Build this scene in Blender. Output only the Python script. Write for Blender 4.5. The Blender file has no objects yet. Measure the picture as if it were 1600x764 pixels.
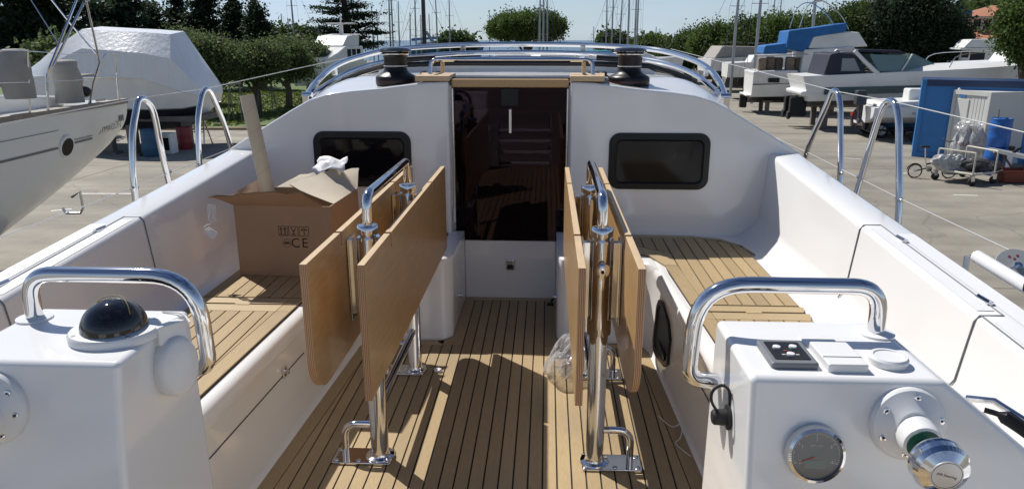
import bpy, bmesh, math, random
import numpy as np
from mathutils import Vector, Matrix
random.seed(7); rng = np.random.default_rng(11)
R = math.radians
scene = bpy.context.scene
col = scene.collection

# ------------------------------------------------------------------ camera, sky, sun, exposure
FPX, CAM = 1130.0, Vector((0.2, 0.0, 1.45))
PITCH, YAW = math.atan(319 / FPX), math.atan(56 / math.hypot(FPX, 319))
cam = bpy.data.cameras.new('camera'); cam.sensor_width = 36; cam.lens = 36 * FPX / 1600
cam.clip_start = 0.02; cam.clip_end = 12000
camo = bpy.data.objects.new('camera', cam); col.objects.link(camo)
camo.location = CAM; camo.rotation_euler = (R(90) - PITCH, 0, YAW)
scene.camera = camo

SUN_EL = R(50); SUN_AZ = (-0.70711, 0.70711)          # the sun stands ahead and to the left
world = bpy.data.worlds.new('World'); scene.world = world; world.use_nodes = True
wn = world.node_tree; wn.nodes.clear()
sky = wn.nodes.new('ShaderNodeTexSky'); sky.sky_type = 'NISHITA'; sky.sun_disc = False
sky.sun_elevation = SUN_EL; sky.sun_rotation = R(-45); sky.altitude = 0
sky.air_density = 1.0; sky.dust_density = 0.7; sky.ozone_density = 2.0
tc = wn.nodes.new('ShaderNodeTexCoord'); mp = wn.nodes.new('ShaderNodeMapping')
mp.inputs['Scale'].default_value = (1.2, 1.2, 5.0)
nz = wn.nodes.new('ShaderNodeTexNoise'); nz.inputs['Scale'].default_value = 2.3; nz.inputs['Detail'].default_value = 7
rp = wn.nodes.new('ShaderNodeValToRGB'); rp.color_ramp.elements[0].position = .47; rp.color_ramp.elements[1].position = .78
rp.color_ramp.elements[1].color = (.5, .5, .5, 1)
mx = wn.nodes.new('ShaderNodeMix'); mx.data_type = 'RGBA'
mx.inputs['B'].default_value = (9.5, 10.0, 10.6, 1)
bg = wn.nodes.new('ShaderNodeBackground'); bg.inputs['Strength'].default_value = 0.05
out = wn.nodes.new('ShaderNodeOutputWorld')
L = wn.links.new
L(tc.outputs['Generated'], mp.inputs[0]); L(mp.outputs[0], nz.inputs['Vector']); L(nz.outputs['Fac'], rp.inputs[0])
L(rp.outputs[0], mx.inputs['Factor']); L(sky.outputs[0], mx.inputs['A']); tn = wn.nodes.new('ShaderNodeMix'); tn.data_type = 'RGBA'; tn.blend_type = 'MULTIPLY'; tn.inputs['Factor'].default_value = 1; tn.inputs['B'].default_value = (.50, .66, .94, 1)
L(mx.outputs['Result'], tn.inputs['A']); hzn = wn.nodes.new('ShaderNodeMix'); hzn.data_type = 'RGBA'; hzn.blend_type = 'ADD'; hzn.inputs['B'].default_value = (5.8, 6.6, 7.1, 1)
sx_ = wn.nodes.new('ShaderNodeSeparateXYZ'); ab_ = wn.nodes.new('ShaderNodeMath'); ab_.operation = 'ABSOLUTE'; om_ = wn.nodes.new('ShaderNodeMath'); om_.operation = 'SUBTRACT'; om_.inputs[0].default_value = 1
pw_ = wn.nodes.new('ShaderNodeMath'); pw_.operation = 'POWER'; pw_.inputs[1].default_value = 2.6    # whitish haze thickening towards the horizon all round
L(tc.outputs['Generated'], sx_.inputs[0]); L(sx_.outputs['Z'], ab_.inputs[0]); L(ab_.outputs[0], om_.inputs[1]); L(om_.outputs[0], pw_.inputs[0]); L(pw_.outputs[0], hzn.inputs['Factor'])
L(tn.outputs['Result'], hzn.inputs['A']); L(hzn.outputs['Result'], bg.inputs[0]); L(bg.outputs[0], out.inputs[0])

sun = bpy.data.lights.new('sun', 'SUN'); sun.energy = 4.35; sun.angle = R(0.53); sun.color = (1.0, 0.955, 0.89)
suno = bpy.data.objects.new('sun', sun); col.objects.link(suno)
sd = Vector((-SUN_AZ[0] * math.cos(SUN_EL), -SUN_AZ[1] * math.cos(SUN_EL), -math.sin(SUN_EL)))
suno.rotation_euler = sd.to_track_quat('-Z', 'Y').to_euler()

vs = scene.view_settings
vs.view_transform = 'Standard'; vs.look = 'None'; vs.gamma = 1; vs.exposure = 0.27; vs.use_curve_mapping = False

# ------------------------------------------------------------------ helpers
_f = Vector((-math.sin(YAW), math.cos(YAW), 0)); _r = Vector((math.cos(YAW), math.sin(YAW), 0)); _u = Vector((0, 0, 1))
_fw = _f * math.cos(PITCH) - _u * math.sin(PITCH); _up = _f * math.sin(PITCH) + _u * math.cos(PITCH)
def ray(px, py): return (px - 800) * _r - (py - 382) * _up + FPX * _fw
def AY(px, py, Y): d = ray(px, py); return CAM + d * ((Y - CAM.y) / d.y)      # surveyed point at depth Y
def AZ(px, py, z): d = ray(px, py); return CAM + d * ((z - CAM.z) / d.z)      # surveyed point at height z
GZ = -2.6                                                                   # the yard's ground

class MB:
    def __init__(s): s.v = []; s.f = []; s.m = []
    def add(s, vs, fs, mi=0):
        n = len(s.v); s.v += [tuple(p) for p in vs]
        for f in fs: s.f.append(tuple(n + i for i in f)); s.m.append(mi)
        return s
    def box(s, c, d, rz=0, mi=0, M=None):
        x, y, z = d[0] / 2, d[1] / 2, d[2] / 2
        P = [Vector(p) for p in ((-x,-y,-z),(x,-y,-z),(x,y,-z),(-x,y,-z),(-x,-y,z),(x,-y,z),(x,y,z),(-x,y,z))]
        if M is None: M = Matrix.Rotation(rz, 3, 'Z')
        c = Vector(c)
        return s.add([c + M @ p for p in P], [(0,3,2,1),(4,5,6,7),(0,1,5,4),(1,2,6,5),(2,3,7,6),(3,0,4,7)], mi)
    def b2(s, a, b, mi=0):
        return s.box([(a[i] + b[i]) / 2 for i in range(3)], [abs(b[i] - a[i]) for i in range(3)], mi=mi)
    def tube(s, path, r, n=10, cap=True, mi=0, closed=False):
        P = [Vector(p) for p in path]; rs = r if isinstance(r, (list, tuple)) else [r] * len(P)
        rings = []; prev = None
        for i, p in enumerate(P):
            if closed: t = P[(i + 1) % len(P)] - P[i - 1]
            else: t = P[min(i + 1, len(P) - 1)] - P[max(i - 1, 0)]
            t.normalize()
            if prev is None:
                a = Vector((0, 0, 1)) if abs(t.z) < .9 else Vector((1, 0, 0)); u = t.cross(a).normalized()
            else: u = (prev - t * prev.dot(t)).normalized()
            prev = u; w = t.cross(u)
            rings.append([p + (u * math.cos(2 * math.pi * k / n) + w * math.sin(2 * math.pi * k / n)) * rs[i] for k in range(n)])
        vs = [q for g in rings for q in g]; fs = []
        m = len(P) if closed else len(P) - 1
        for i in range(m):
            j = (i + 1) % len(P)
            for k in range(n): fs.append((i*n+k, i*n+(k+1)%n, j*n+(k+1)%n, j*n+k))
        if cap and not closed:
            fs.append(tuple(range(n))[::-1]); fs.append(tuple((len(P)-1)*n + k for k in range(n)))
        return s.add(vs, fs, mi)
    def lathe(s, prof, c=(0,0,0), M=None, n=24, mi=0):
        c = Vector(c); M = M or Matrix.Identity(3); vs = []; fs = []
        for (r, z) in prof:
            for k in range(n):
                a = 2 * math.pi * k / n; vs.append(c + M @ Vector((r * math.cos(a), r * math.sin(a), z)))
        for i in range(len(prof) - 1):
            for k in range(n): fs.append((i*n+k, i*n+(k+1)%n, (i+1)*n+(k+1)%n, (i+1)*n+k))
        fs.append(tuple(range(n))[::-1]); fs.append(tuple((len(prof)-1)*n + k for k in range(n)))
        return s.add(vs, fs, mi)
    def prism(s, poly, a, b, axis='z', mi=0):
        # polygon in the two other axes, extruded along axis from a to b
        def mk(p, h):
            return {'z': (p[0], p[1], h), 'y': (p[0], h, p[1]), 'x': (h, p[0], p[1])}[axis]
        n = len(poly); vs = [mk(p, a) for p in poly] + [mk(p, b) for p in poly]
        fs = [tuple(range(n))[::-1], tuple(range(n, 2 * n))] + [(i, (i+1) % n, n + (i+1) % n, n + i) for i in range(n)]
        return s.add(vs, fs, mi)
    def loft(s, secs, closed=False, caps=False, mi=0):
        n = len(secs[0]); vs = [p for q in secs for p in q]; fs = []
        for i in range(len(secs) - 1):
            for k in range(n if closed else n - 1):
                k2 = (k + 1) % n; fs.append((i*n+k, i*n+k2, (i+1)*n+k2, (i+1)*n+k))
        if caps:
            fs.append(tuple(range(n))[::-1]); fs.append(tuple((len(secs)-1)*n + k for k in range(n)))
        return s.add(vs, fs, mi)
    def ball(s, c, r, n=14, m=8, mi=0):
        rx, ry, rz = (r, r, r) if not isinstance(r, (tuple, list)) else r
        pr = [(max(math.sin(math.pi * i / m), .001), -math.cos(math.pi * i / m)) for i in range(m + 1)]
        M = Matrix.Diagonal((rx, ry, rz)); return s.lathe(pr, c, M, n, mi)
    def xf(s, M): s.v = [tuple(M @ Vector(p)) for p in s.v]; return s
    def build(s, name, mat, parent=None, bevel=0, seg=2, angle=35, local=False, fix=True):
        me = bpy.data.meshes.new(name); me.from_pydata(s.v, [], s.f)
        mats = mat if isinstance(mat, (list, tuple)) else [mat]
        for m in mats: me.materials.append(m)
        if len(mats) > 1: me.polygons.foreach_set('material_index', s.m)
        if fix:
            bm = bmesh.new(); bm.from_mesh(me); bmesh.ops.remove_doubles(bm, verts=bm.verts, dist=1e-5)
            bmesh.ops.recalc_face_normals(bm, faces=bm.faces); bm.to_mesh(me); bm.free()
        return link(name, me, parent, bevel, seg, angle, local)

def link(name, me, parent=None, bevel=0, seg=2, angle=35, local=False):
    me.polygons.foreach_set('use_smooth', [True] * len(me.polygons))
    me.set_sharp_from_angle(angle=R(angle))
    o = bpy.data.objects.new(name, me); col.objects.link(o)
    if bevel:
        m = o.modifiers.new('bevel', 'BEVEL'); m.width = bevel; m.segments = seg; m.limit_method = 'ANGLE'; m.angle_limit = R(30); m.harden_normals = True
    if parent is not None: attach(o, parent, local)
    return o
def attach(o, parent, local=False):
    o.parent = parent
    if not local:
        M = Matrix.Identity(4); q = parent
        while q is not None:
            M = (Matrix.Translation(q.location) @ q.rotation_euler.to_matrix().to_4x4()) if q.parent is None else M
            q = q.parent
        if parent.parent is None: o.matrix_parent_inverse = M.inverted()
def thing(name, label, cat, loc=(0,0,0), rz=0, group=None):
    o = bpy.data.objects.new(name, None); col.objects.link(o); o.location = loc; o.rotation_euler = (0, 0, rz); o.empty_display_size = .1
    return tag(o, label, cat, group)
def tag(o, label=None, cat=None, group=None, kind=None):
    if label: o['label'] = label
    if cat: o['category'] = cat
    if group: o['group'] = group
    if kind: o['kind'] = kind
    return o
def fillet(pts, rad, n=6):
    # round the inner corners of a polyline
    P = [Vector(p) for p in pts]; o = [P[0]]
    for i in range(1, len(P) - 1):
        a, b, c = P[i-1], P[i], P[i+1]; r = rad[i] if isinstance(rad, (list, tuple)) else rad
        u = (a - b); w = (c - b); d = min(r, u.length * .49, w.length * .49); u.normalize(); w.normalize()
        p0, p1 = b + u * d, b + w * d
        for k in range(n + 1):
            t = k / n; o.append(p0 * (1-t)**2 + b * 2*t*(1-t) + p1 * t*t)
    o.append(P[-1]); return o
def smooth(pts, n=6):
    # Catmull-Rom through points
    P = [Vector(p) for p in pts]; P = [P[0] * 2 - P[1]] + P + [P[-1] * 2 - P[-2]]; o = []
    for i in range(1, len(P) - 2):
        a, b, c, d = P[i-1:i+3]
        for k in range(n):
            t = k / n
            o.append(.5 * ((2*b) + (c-a)*t + (2*a-5*b+4*c-d)*t*t + (3*b-a-3*c+d)*t**3))
    o.append(P[-2]); return o
def rrect(x0, y0, x1, y1, r, n=5):
    o = []
    for cx, cy, a0 in ((x1-r, y0+r, -90), (x1-r, y1-r, 0), (x0+r, y1-r, 90), (x0+r, y0+r, 180)):
        for k in range(n + 1):
            a = R(a0 + 90 * k / n); o.append((cx + r * math.cos(a), cy + r * math.sin(a)))
    return o
def clip(poly, a, b, c):
    # keep a*x+b*y<=c
    o = []
    for i in range(len(poly)):
        p, q = poly[i], poly[(i+1) % len(poly)]
        dp, dq = a*p[0]+b*p[1]-c, a*q[0]+b*q[1]-c
        if dp <= 0: o.append(p)
        if dp * dq < 0:
            t = dp / (dp - dq); o.append((p[0]+(q[0]-p[0])*t, p[1]+(q[1]-p[1])*t))
    return o
def text(name, body, size, mat, parent, M, depth=.0, align='CENTER', local=False):
    cu = bpy.data.curves.new(name, 'FONT'); cu.body = body; cu.size = size; cu.align_x = align; cu.align_y = 'CENTER'; cu.extrude = depth; cu.resolution_u = 3
    t = bpy.data.objects.new('tmp', cu); col.objects.link(t)
    dg = bpy.context.evaluated_depsgraph_get(); me = bpy.data.meshes.new_from_object(t.evaluated_get(dg))
    bpy.data.objects.remove(t); me.transform(M); me.materials.clear(); me.materials.append(mat)
    o = bpy.data.objects.new(name, me); col.objects.link(o); attach(o, parent, local); return o
def frame(o, xa, za):
    # matrix whose x axis is xa and z axis is za, at o
    z = Vector(za).normalized(); x = (Vector(xa) - z * z.dot(Vector(xa))).normalized(); y = z.cross(x)
    return Matrix(((x.x, y.x, z.x, o[0]), (x.y, y.y, z.y, o[1]), (x.z, y.z, z.z, o[2]), (0, 0, 0, 1)))
def copytree(o, parent=None):
    c = o.copy(); col.objects.link(c); c.parent = parent
    for ch in list(o.children): copytree(ch, c)
    return c

# ------------------------------------------------------------------ materials
MT = {}
def mat(name, color, rough=.5, metal=0, var=0, vscale=8, bump=0, bscale=60, coat=0, spec=.5, stretch=None, objvar=0, trans=0, emis=None, dirt=None, ior=None):
    m = bpy.data.materials.new(name); m.use_nodes = True; nt = m.node_tree; b = nt.nodes['Principled BSDF']; MT[name] = m
    b.inputs['Base Color'].default_value = (*color, 1); b.inputs['Roughness'].default_value = rough; b.inputs['Metallic'].default_value = metal
    b.inputs['Coat Weight'].default_value = coat; b.inputs['Coat Roughness'].default_value = .05; b.inputs['Specular IOR Level'].default_value = spec
    b.inputs['Transmission Weight'].default_value = trans
    if ior: b.inputs['IOR'].default_value = ior
    N = nt.nodes.new; K = nt.links.new
    if var or bump or dirt or objvar:
        t = N('ShaderNodeTexCoord'); mpn = N('ShaderNodeMapping'); K(t.outputs['Object'], mpn.inputs[0])
        if stretch: mpn.inputs['Scale'].default_value = stretch
    cur = None
    if var:
        n = N('ShaderNodeTexNoise'); n.inputs['Scale'].default_value = vscale; n.inputs['Detail'].default_value = 6; n.inputs['Roughness'].default_value = .62
        K(mpn.outputs[0], n.inputs['Vector'])
        r = N('ShaderNodeValToRGB'); r.color_ramp.elements[0].position = .28; r.color_ramp.elements[1].position = .72
        r.color_ramp.elements[0].color = (*[max(c * (1 - var), 0) for c in color], 1); r.color_ramp.elements[1].color = (*[min(c * (1 + var), 1) for c in color], 1)
        K(n.outputs['Fac'], r.inputs[0]); cur = r.outputs[0]
    if dirt:
        dc, amount, ds = dirt
        n = N('ShaderNodeTexNoise'); n.inputs['Scale'].default_value = ds; n.inputs['Detail'].default_value = 8; K(t.outputs['Object'], n.inputs['Vector'])
        r = N('ShaderNodeValToRGB'); r.color_ramp.elements[0].position = .5; r.color_ramp.elements[1].position = .75
        r.color_ramp.elements[1].color = (amount, amount, amount, 1); K(n.outputs['Fac'], r.inputs[0])
        x = N('ShaderNodeMix'); x.data_type = 'RGBA'; K(r.outputs[0], x.inputs['Factor'])
        if cur: K(cur, x.inputs['A'])
        else: x.inputs['A'].default_value = (*color, 1)
        x.inputs['B'].default_value = (*dc, 1); cur = x.outputs['Result']
    if objvar:
        oi = N('ShaderNodeObjectInfo'); mr = N('ShaderNodeMapRange'); mr.inputs['To Min'].default_value = 1 - objvar; mr.inputs['To Max'].default_value = 1 + objvar
        K(oi.outputs['Random'], mr.inputs[0]); hs = N('ShaderNodeHueSaturation'); K(mr.outputs[0], hs.inputs['Value'])
        if cur: K(cur, hs.inputs['Color'])
        else: hs.inputs['Color'].default_value = (*color, 1)
        cur = hs.outputs[0]
    if cur: K(cur, b.inputs['Base Color'])
    if bump:
        n = N('ShaderNodeTexNoise'); n.inputs['Scale'].default_value = bscale; n.inputs['Detail'].default_value = 5; K(mpn.outputs[0], n.inputs['Vector'])
        bn = N('ShaderNodeBump'); bn.inputs['Strength'].default_value = bump; bn.inputs['Distance'].default_value = .01; K(n.outputs['Fac'], bn.inputs['Height']); K(bn.outputs[0], b.inputs['Normal'])
    if emis: b.inputs['Emission Color'].default_value = (*emis[:3], 1); b.inputs['Emission Strength'].default_value = emis[3]
    return m
gel = mat('gelcoat', (.80, .80, .792), .09, coat=.35, dirt=((.70, .69, .66), .35, 2.2))
gelns = mat('gelcoat_nonskid', (.77, .775, .78), .42)
def nonskid(m):
    nt = m.node_tree; b = nt.nodes['Principled BSDF']; N = nt.nodes.new; K = nt.links.new
    t = N('ShaderNodeTexCoord'); w = N('ShaderNodeTexWave'); w.inputs['Scale'].default_value = 32; w.bands_direction = 'DIAGONAL'; w.inputs['Distortion'].default_value = .2
    K(t.outputs['Object'], w.inputs['Vector']); bn = N('ShaderNodeBump'); bn.inputs['Strength'].default_value = .16; bn.inputs['Distance'].default_value = .004
    K(w.outputs['Fac'], bn.inputs['Height']); K(bn.outputs[0], b.inputs['Normal'])
nonskid(gelns)
def wiped(m):
    # faint wipe marks and dust: the gloss varies
    nt = m.node_tree; b = nt.nodes['Principled BSDF']; N = nt.nodes.new; K = nt.links.new
    t = N('ShaderNodeTexCoord'); n = N('ShaderNodeTexNoise'); n.inputs['Scale'].default_value = 7; n.inputs['Detail'].default_value = 9; n.inputs['Roughness'].default_value = .7; K(t.outputs['Object'], n.inputs['Vector'])
    r = N('ShaderNodeMapRange'); r.inputs['From Min'].default_value = .35; r.inputs['From Max'].default_value = .7; r.inputs['To Min'].default_value = .05; r.inputs['To Max'].default_value = .20; K(n.outputs['Fac'], r.inputs[0]); K(r.outputs[0], b.inputs['Roughness'])
wiped(gel)
teak = mat('teak', (.39, .288, .158), .6, spec=.3, var=.16, vscale=9, stretch=(60, 2.2, 60), bump=.12, bscale=14, objvar=.11, dirt=((.28, .215, .135), .5, 2.2))
teakx = mat('teak_crosswise', (.43, .325, .18), .55, var=.12, vscale=9, stretch=(2.2, 60, 60), bump=.12, bscale=14, objvar=.06)
caulk = mat('black_caulk', (.012, .011, .011), .6)
ply = mat('oak_ply', (.47, .30, .14), .34, var=.22, vscale=6, stretch=(30, 1.3, 30), coat=.15, bump=.06, bscale=10)
plye = mat('ply_edge', (.42, .24, .12), .5)
def plyedge(m):
    nt = m.node_tree; b = nt.nodes['Principled BSDF']; N = nt.nodes.new; K = nt.links.new
    t = N('ShaderNodeTexCoord'); sx = N('ShaderNodeSeparateXYZ'); K(t.outputs['Object'], sx.inputs[0])
    mu = N('ShaderNodeMath'); mu.operation = 'MULTIPLY'; mu.inputs[1].default_value = 2 * math.pi / .0052; K(sx.outputs['X'], mu.inputs[0])
    si = N('ShaderNodeMath'); si.operation = 'SINE'; K(mu.outputs[0], si.inputs[0])
    r = N('ShaderNodeValToRGB'); r.color_ramp.elements[0].position = .35; r.color_ramp.elements[1].position = .65
    r.color_ramp.elements[0].color = (.25, .12, .06, 1); r.color_ramp.elements[1].color = (.47, .29, .16, 1)
    ad = N('ShaderNodeMath'); ad.operation = 'MULTIPLY_ADD'; ad.inputs[1].default_value = .5; ad.inputs[2].default_value = .5; K(si.outputs[0], ad.inputs[0])
    K(ad.outputs[0], r.inputs[0]); K(r.outputs[0], b.inputs['Base Color'])
plyedge(plye)
plyt = mat('ply_top_edge', (.60, .44, .26), .45, var=.12, vscale=6, stretch=(20, 2, 20))
steel = mat('polished_steel', (.72, .72, .73), .07, 1, dirt=((.6, .58, .55), .3, 20))
steelb = mat('brushed_steel', (.60, .60, .61), .25, 1)
blackp = mat('black_plastic', (.010, .010, .011), .38, spec=.3)
blackr = mat('black_rubber', (.012, .012, .013), .55)
winm = mat('tinted_window', (.004, .004, .006), .06, spec=.18)
white = mat('white_plastic', (.74, .74, .73), .3, var=.02)
greyp = mat('grey_plastic', (.17, .18, .19), .4)
gelcream = mat('hull_white', (.76, .755, .71), .18, coat=.25, dirt=((.52, .50, .44), .5, .7))
whitepaint = mat('white_paint', (.74, .74, .72), .35, dirt=((.5, .49, .45), .5, .8))
card = mat('cardboard', (.36, .235, .15), .8, var=.06, vscale=6, bump=.1, bscale=30)
cardlit = mat('cardboard_sunlit', (.56, .49, .38), .8, var=.05, vscale=6)  # same kraft in sunshine: the sunlit cream is put into the colour
tubem = mat('tube_board', (.54, .455, .33), .7, var=.05, vscale=10)
ink = mat('print_ink', (.02, .015, .013), .7)
cushion = mat('red_cushion', (.22, .025, .03), .7)
darkfab = mat('navy_canvas', (.018, .022, .04), .7, bump=.3, bscale=6)
greyfab = mat('grey_canvas', (.33, .31, .28), .8, var=.1, vscale=3, bump=.6, bscale=5)
bluefab = mat('blue_canvas', (.015, .13, .36), .65, var=.2, vscale=2, bump=.8, bscale=3)
wire = mat('guard_wire', (.5, .5, .48), .45)

# ------------------------------------------------------------------ the yacht we stand on
yacht = thing('sailing_yacht', 'white sailing yacht seen from its own cockpit, with teak sole and benches', 'sailing yacht', (0, 1.5, GZ))
ZT = lambda y: .87 - .075 * (3.9 - y)                      # coaming top
XE = lambda y: .705 + .052 * max(3.25 - y, 0) / 1.15        # sole edge
SZ = .418                                                  # bench top
for s in (-1, 1):                                           # cockpit sides: bench front, bench, coaming, side deck, topside
    secs = []
    for y in list(np.linspace(-.7, 3.2, 14)) + [3.45, 3.7, 3.9]:
        xe = XE(y); zt = ZT(y); dk = .40 + .012 * (y - 2)
        fi = 0
        pr = [(xe-.05, -.012), (xe-.02, -.008), (xe+.004, .004), (xe+.014, .03), (xe+.03, .335), (xe+.03, .345), (xe+.012, .352), (xe+.010, .375), (xe+.016, .40), (xe+.034, .414), (xe+.05, SZ-.004),
              (1.235, SZ-.004), (1.262, SZ), (1.285, SZ+.018), (1.345, .492), (1.362, .525), (1.386, zt-.02), (1.391, zt-.008), (1.402, zt), (1.535, zt), (1.549, zt-.006), (1.556, zt-.02),
              (1.60, dk+.05), (1.62, dk+.01), (1.66, dk), (1.98, dk-.02), (2.0, dk-.03), (2.02, dk-.1), (2.0, dk-.5), (1.9, dk-1.1), (1.5, -1.2), (.6, -1.55)]
        secs.append([(s * x, y, z) for x, z in pr])
    MB().loft(secs).build('cockpit_side', gel, yacht, angle=50)
    # forward return of the bench in front of the bulkhead
    b = MB(); n = 8
    def ext(t):   # plan outline of the block at height fraction t: bottom flares a little
        e = .03 * (1 - t)
        o = [(.262, 3.93), (.262, 3.46)]
        for k in range(7): a = R(180 + 90 * k / 6); o.append((.262 + .06 + .06 * math.cos(a), 3.40 - e + .06 + .06 * math.sin(a)))
        o += [(x, y - e) for x, y in ((.45, 3.40), (.58, 3.40), (.63, 3.39), (.675, 3.365), (.708, 3.325), (.728, 3.27), (.742, 3.20))]
        return o + [(.80, 3.20), (.80, 3.93)]
    lv = [(-.01, 0, 0), (.012, 0, .004), (.03, .1, .012), (.37, .95, .014), (.403, 1, .02), (.4115, 1, .035)]
    secs = [[(s * x, max(y, 0) + (g if y < 3.9 else 0), z) for x, y in ext(t)] for z, t, g in lv]
    b.loft(secs, closed=True, caps=True); b.build('bench_return', gel, yacht, angle=40)

# sole: black caulk bed with planks laid on it
yo = [(-XE(-.6), -.6), (XE(-.6), -.6), (XE(3.25), 3.25), (.68, 3.335), (.33, 3.335), (.255, 3.41), (.255, 3.985), (-.255, 3.985), (-.255, 3.41), (-.33, 3.335), (-.68, 3.335), (-XE(3.25), 3.25)]
sole = MB().prism(yo, -.03, -.004).build('sole', caulk, yacht)
def plank(poly, parent, z0, z1, m=teak):
    if len(poly) < 3: return
    MB().prism(poly, z0, z1).build('plank', m, parent, fix=True)
pw = .0502; g = .0030; bw = .055
for i in range(-16, 16):
    x0, x1 = i * pw + g, (i + 1) * pw - g
    xm = max(abs(x0), abs(x1)); yend = 3.938 if xm < .215 else 3.288
    p = [(x0, -.55), (x1, -.55), (x1, yend), (x0, yend)]
    sl = .052 / 1.15
    if xm >= .2 and min(abs(x0), abs(x1)) > .24 and xm < .34:
        pass
    for s in (-1, 1):   # die into the margin plank along each side
        p = clip(p, s, sl, XE(3.25) + sl * 3.25 - bw - g) if p else p
    if p and yend > 3.5: pass
    plank(p, sole, -.006, .0015)
for s in (-1, 1):       # margin planks
    plank([(s*x, y) for x, y in ((XE(-.55)-bw, -.55), (XE(-.55), -.55), (XE(3.25), 3.25), (XE(3.25)-.02, 3.29), (XE(3.25)-bw, 3.27))], sole, -.006, .0015)
    plank([(s*x, y) for x, y in ((.30, 3.2905), (.645, 3.2905), (.675, 3.333), (.335, 3.333), (.30, 3.35))], sole, -.006, .0015, teakx)
    cr = []
    for k in range(7): a = R(180 + 90 * k / 6); cr.append((.335 + .075 * math.cos(a), 3.412 + .075 * math.sin(a)))
    plank([(s*x, y) for x, y in [(.2040, 3.3), (.297, 3.2905)] + cr[::-1] + [(.26, 3.98), (.2040, 3.942)]], sole, -.006, .0015)
plank([(-.200, 3.9425), (.200, 3.9425), (.255, 3.983), (-.255, 3.983)], sole, -.006, .0015, teakx)

# bench teak
BE = {}
for s in (-1, 1):
    xin = lambda y: XE(y) + .062
    bed = MB().prism([(s*x, y) for x, y in ((xin(-.5), -.5), (1.224, -.5), (1.226, 3.5), (1.205, 3.66), (1.135, 3.79), (.98, 3.85), (.34, 3.872), (.335, 3.578), (.60, 3.548), (.662, 3.522), (.719, 3.476), (xin(3.3)+.005, 3.31), (xin(3.2)+.001, 3.2))], SZ-.012, SZ+.001).build('bench_deck', caulk, yacht)
    z0, z1 = SZ - .001, SZ + .0065
    def bp(poly, m=teak): plank([(s*x, y) for x, y in poly], bed, z0, z1, m)
    yc = [(-.45, .92), (.93, 1.70), (1.71, 2.62), (2.62, 2.69), (2.705, 2.765), (2.775, 3.87)]
    for (ya, yb) in yc:
        if yb - ya < .1:                                          # cross boards at the locker lid joint
            ov = .0 if ya < 2.7 else 0
            bp([(xin(ya)+.062, ya), (1.215, ya), (1.235, yb), (xin(yb)+.062, yb)], teakx); bp([(xin(ya)+.003, ya), (xin(ya)+.059, ya), (xin(yb)+.059, yb), (xin(yb)+.003, yb)]); continue
        bp([(xin(ya)+.003, ya+.002), (xin(ya)+.059, ya+.002), (xin(min(yb,3.3))+.059, min(yb, 3.3)-.002), (xin(min(yb,3.3))+.003, min(yb,3.3)-.002)])
        k = 0; x = xin(2.0) + .062 - .056
        while x < 1.22:
            q = [(x + g, ya + .003), (x + .056 - g, ya + .003), (x + .056 - g, yb - .003), (x + g, yb - .003)]
            q = clip(q, 1, 0, 1.235); q = clip(q, -1, -.052/1.15, -(XE(0) + .062 + .062))
            if yb > 3:
                q = clip(q, .62, .785, .62*1.22 + .785*3.66); q = clip(q, .35, .93, .35*1.14 + .93*3.785); q = clip(q, 0, 1, 3.80 + .0)
            if q: bp(q)
            x += .056
        if yb > 3:                                                # forward margin and the return's own planks
            bp([(.345, 3.805), (1.0, 3.803), (.985, 3.846), (.345, 3.868)], teakx)
            bp([(1.005, 3.80), (1.125, 3.765), (1.205, 3.66), (1.245, 3.50), (1.247, 3.52), (1.218, 3.675), (1.138, 3.797), (.99, 3.846)], teakx)
            for j in range(8):
                xa = .345 + .0606 * j; q = [(xa + g, 3.45), (xa + .0606 - g, 3.45), (xa + .0606 - g, 3.80), (xa + g, 3.80)]
                q = clip(q, 0, -1, -3.640); q2 = None
                if xa > .60: q = clip(clip([(xa + g, 3.45), (xa + .0606 - g, 3.45), (xa + .0606 - g, 3.80), (xa + g, 3.80)], -.135, -.169, -(.135*.66 + .169*3.642)), 0, -1, -3.50)
                bp(q)
            bp([(.345, 3.572), (.60, 3.541), (.66, 3.515), (.715, 3.47), (xin(3.3)+.003, 3.305), (xin(3.3)+.059, 3.305), (xin(3.3)+.059, 3.50), (.66, 3.636), (.345, 3.636)], teakx)
    # finger pull in the lid joint
    MB().b2((s*.99, 2.685, SZ-.002), (s*1.05, 2.712, SZ+.0085)).build('finger_pull', teakx, bed)

# locker details on bench fronts: lid seam, latch, recessed handle
for s in (-1, 1):
    xs = lambda y, z: s * (XE(y) + .014 + .016 * (z - .03) / .305 - .0022)
    MB().tube([(xs(y, .25), y, .25) for y in (1.4, 2.0, 2.3, 2.62)], .0018, 5).build('lid_seam', caulk, yacht)
    yl = 2.42
    lt = MB().b2((xs(yl, .28) - s*.009, yl-.018, .242), (xs(yl, .28)+s*.004, yl+.018, .284)).build('latch', steel, yacht, bevel=.005)
    MB().lathe([(.008, 0), (.008, .012), (.005, .014)], (xs(yl,.28) - s*.008, yl, .262), Matrix.Rotation(s * R(-90), 3, 'Y'), 10).build('latch_button', steelb, lt)

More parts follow.
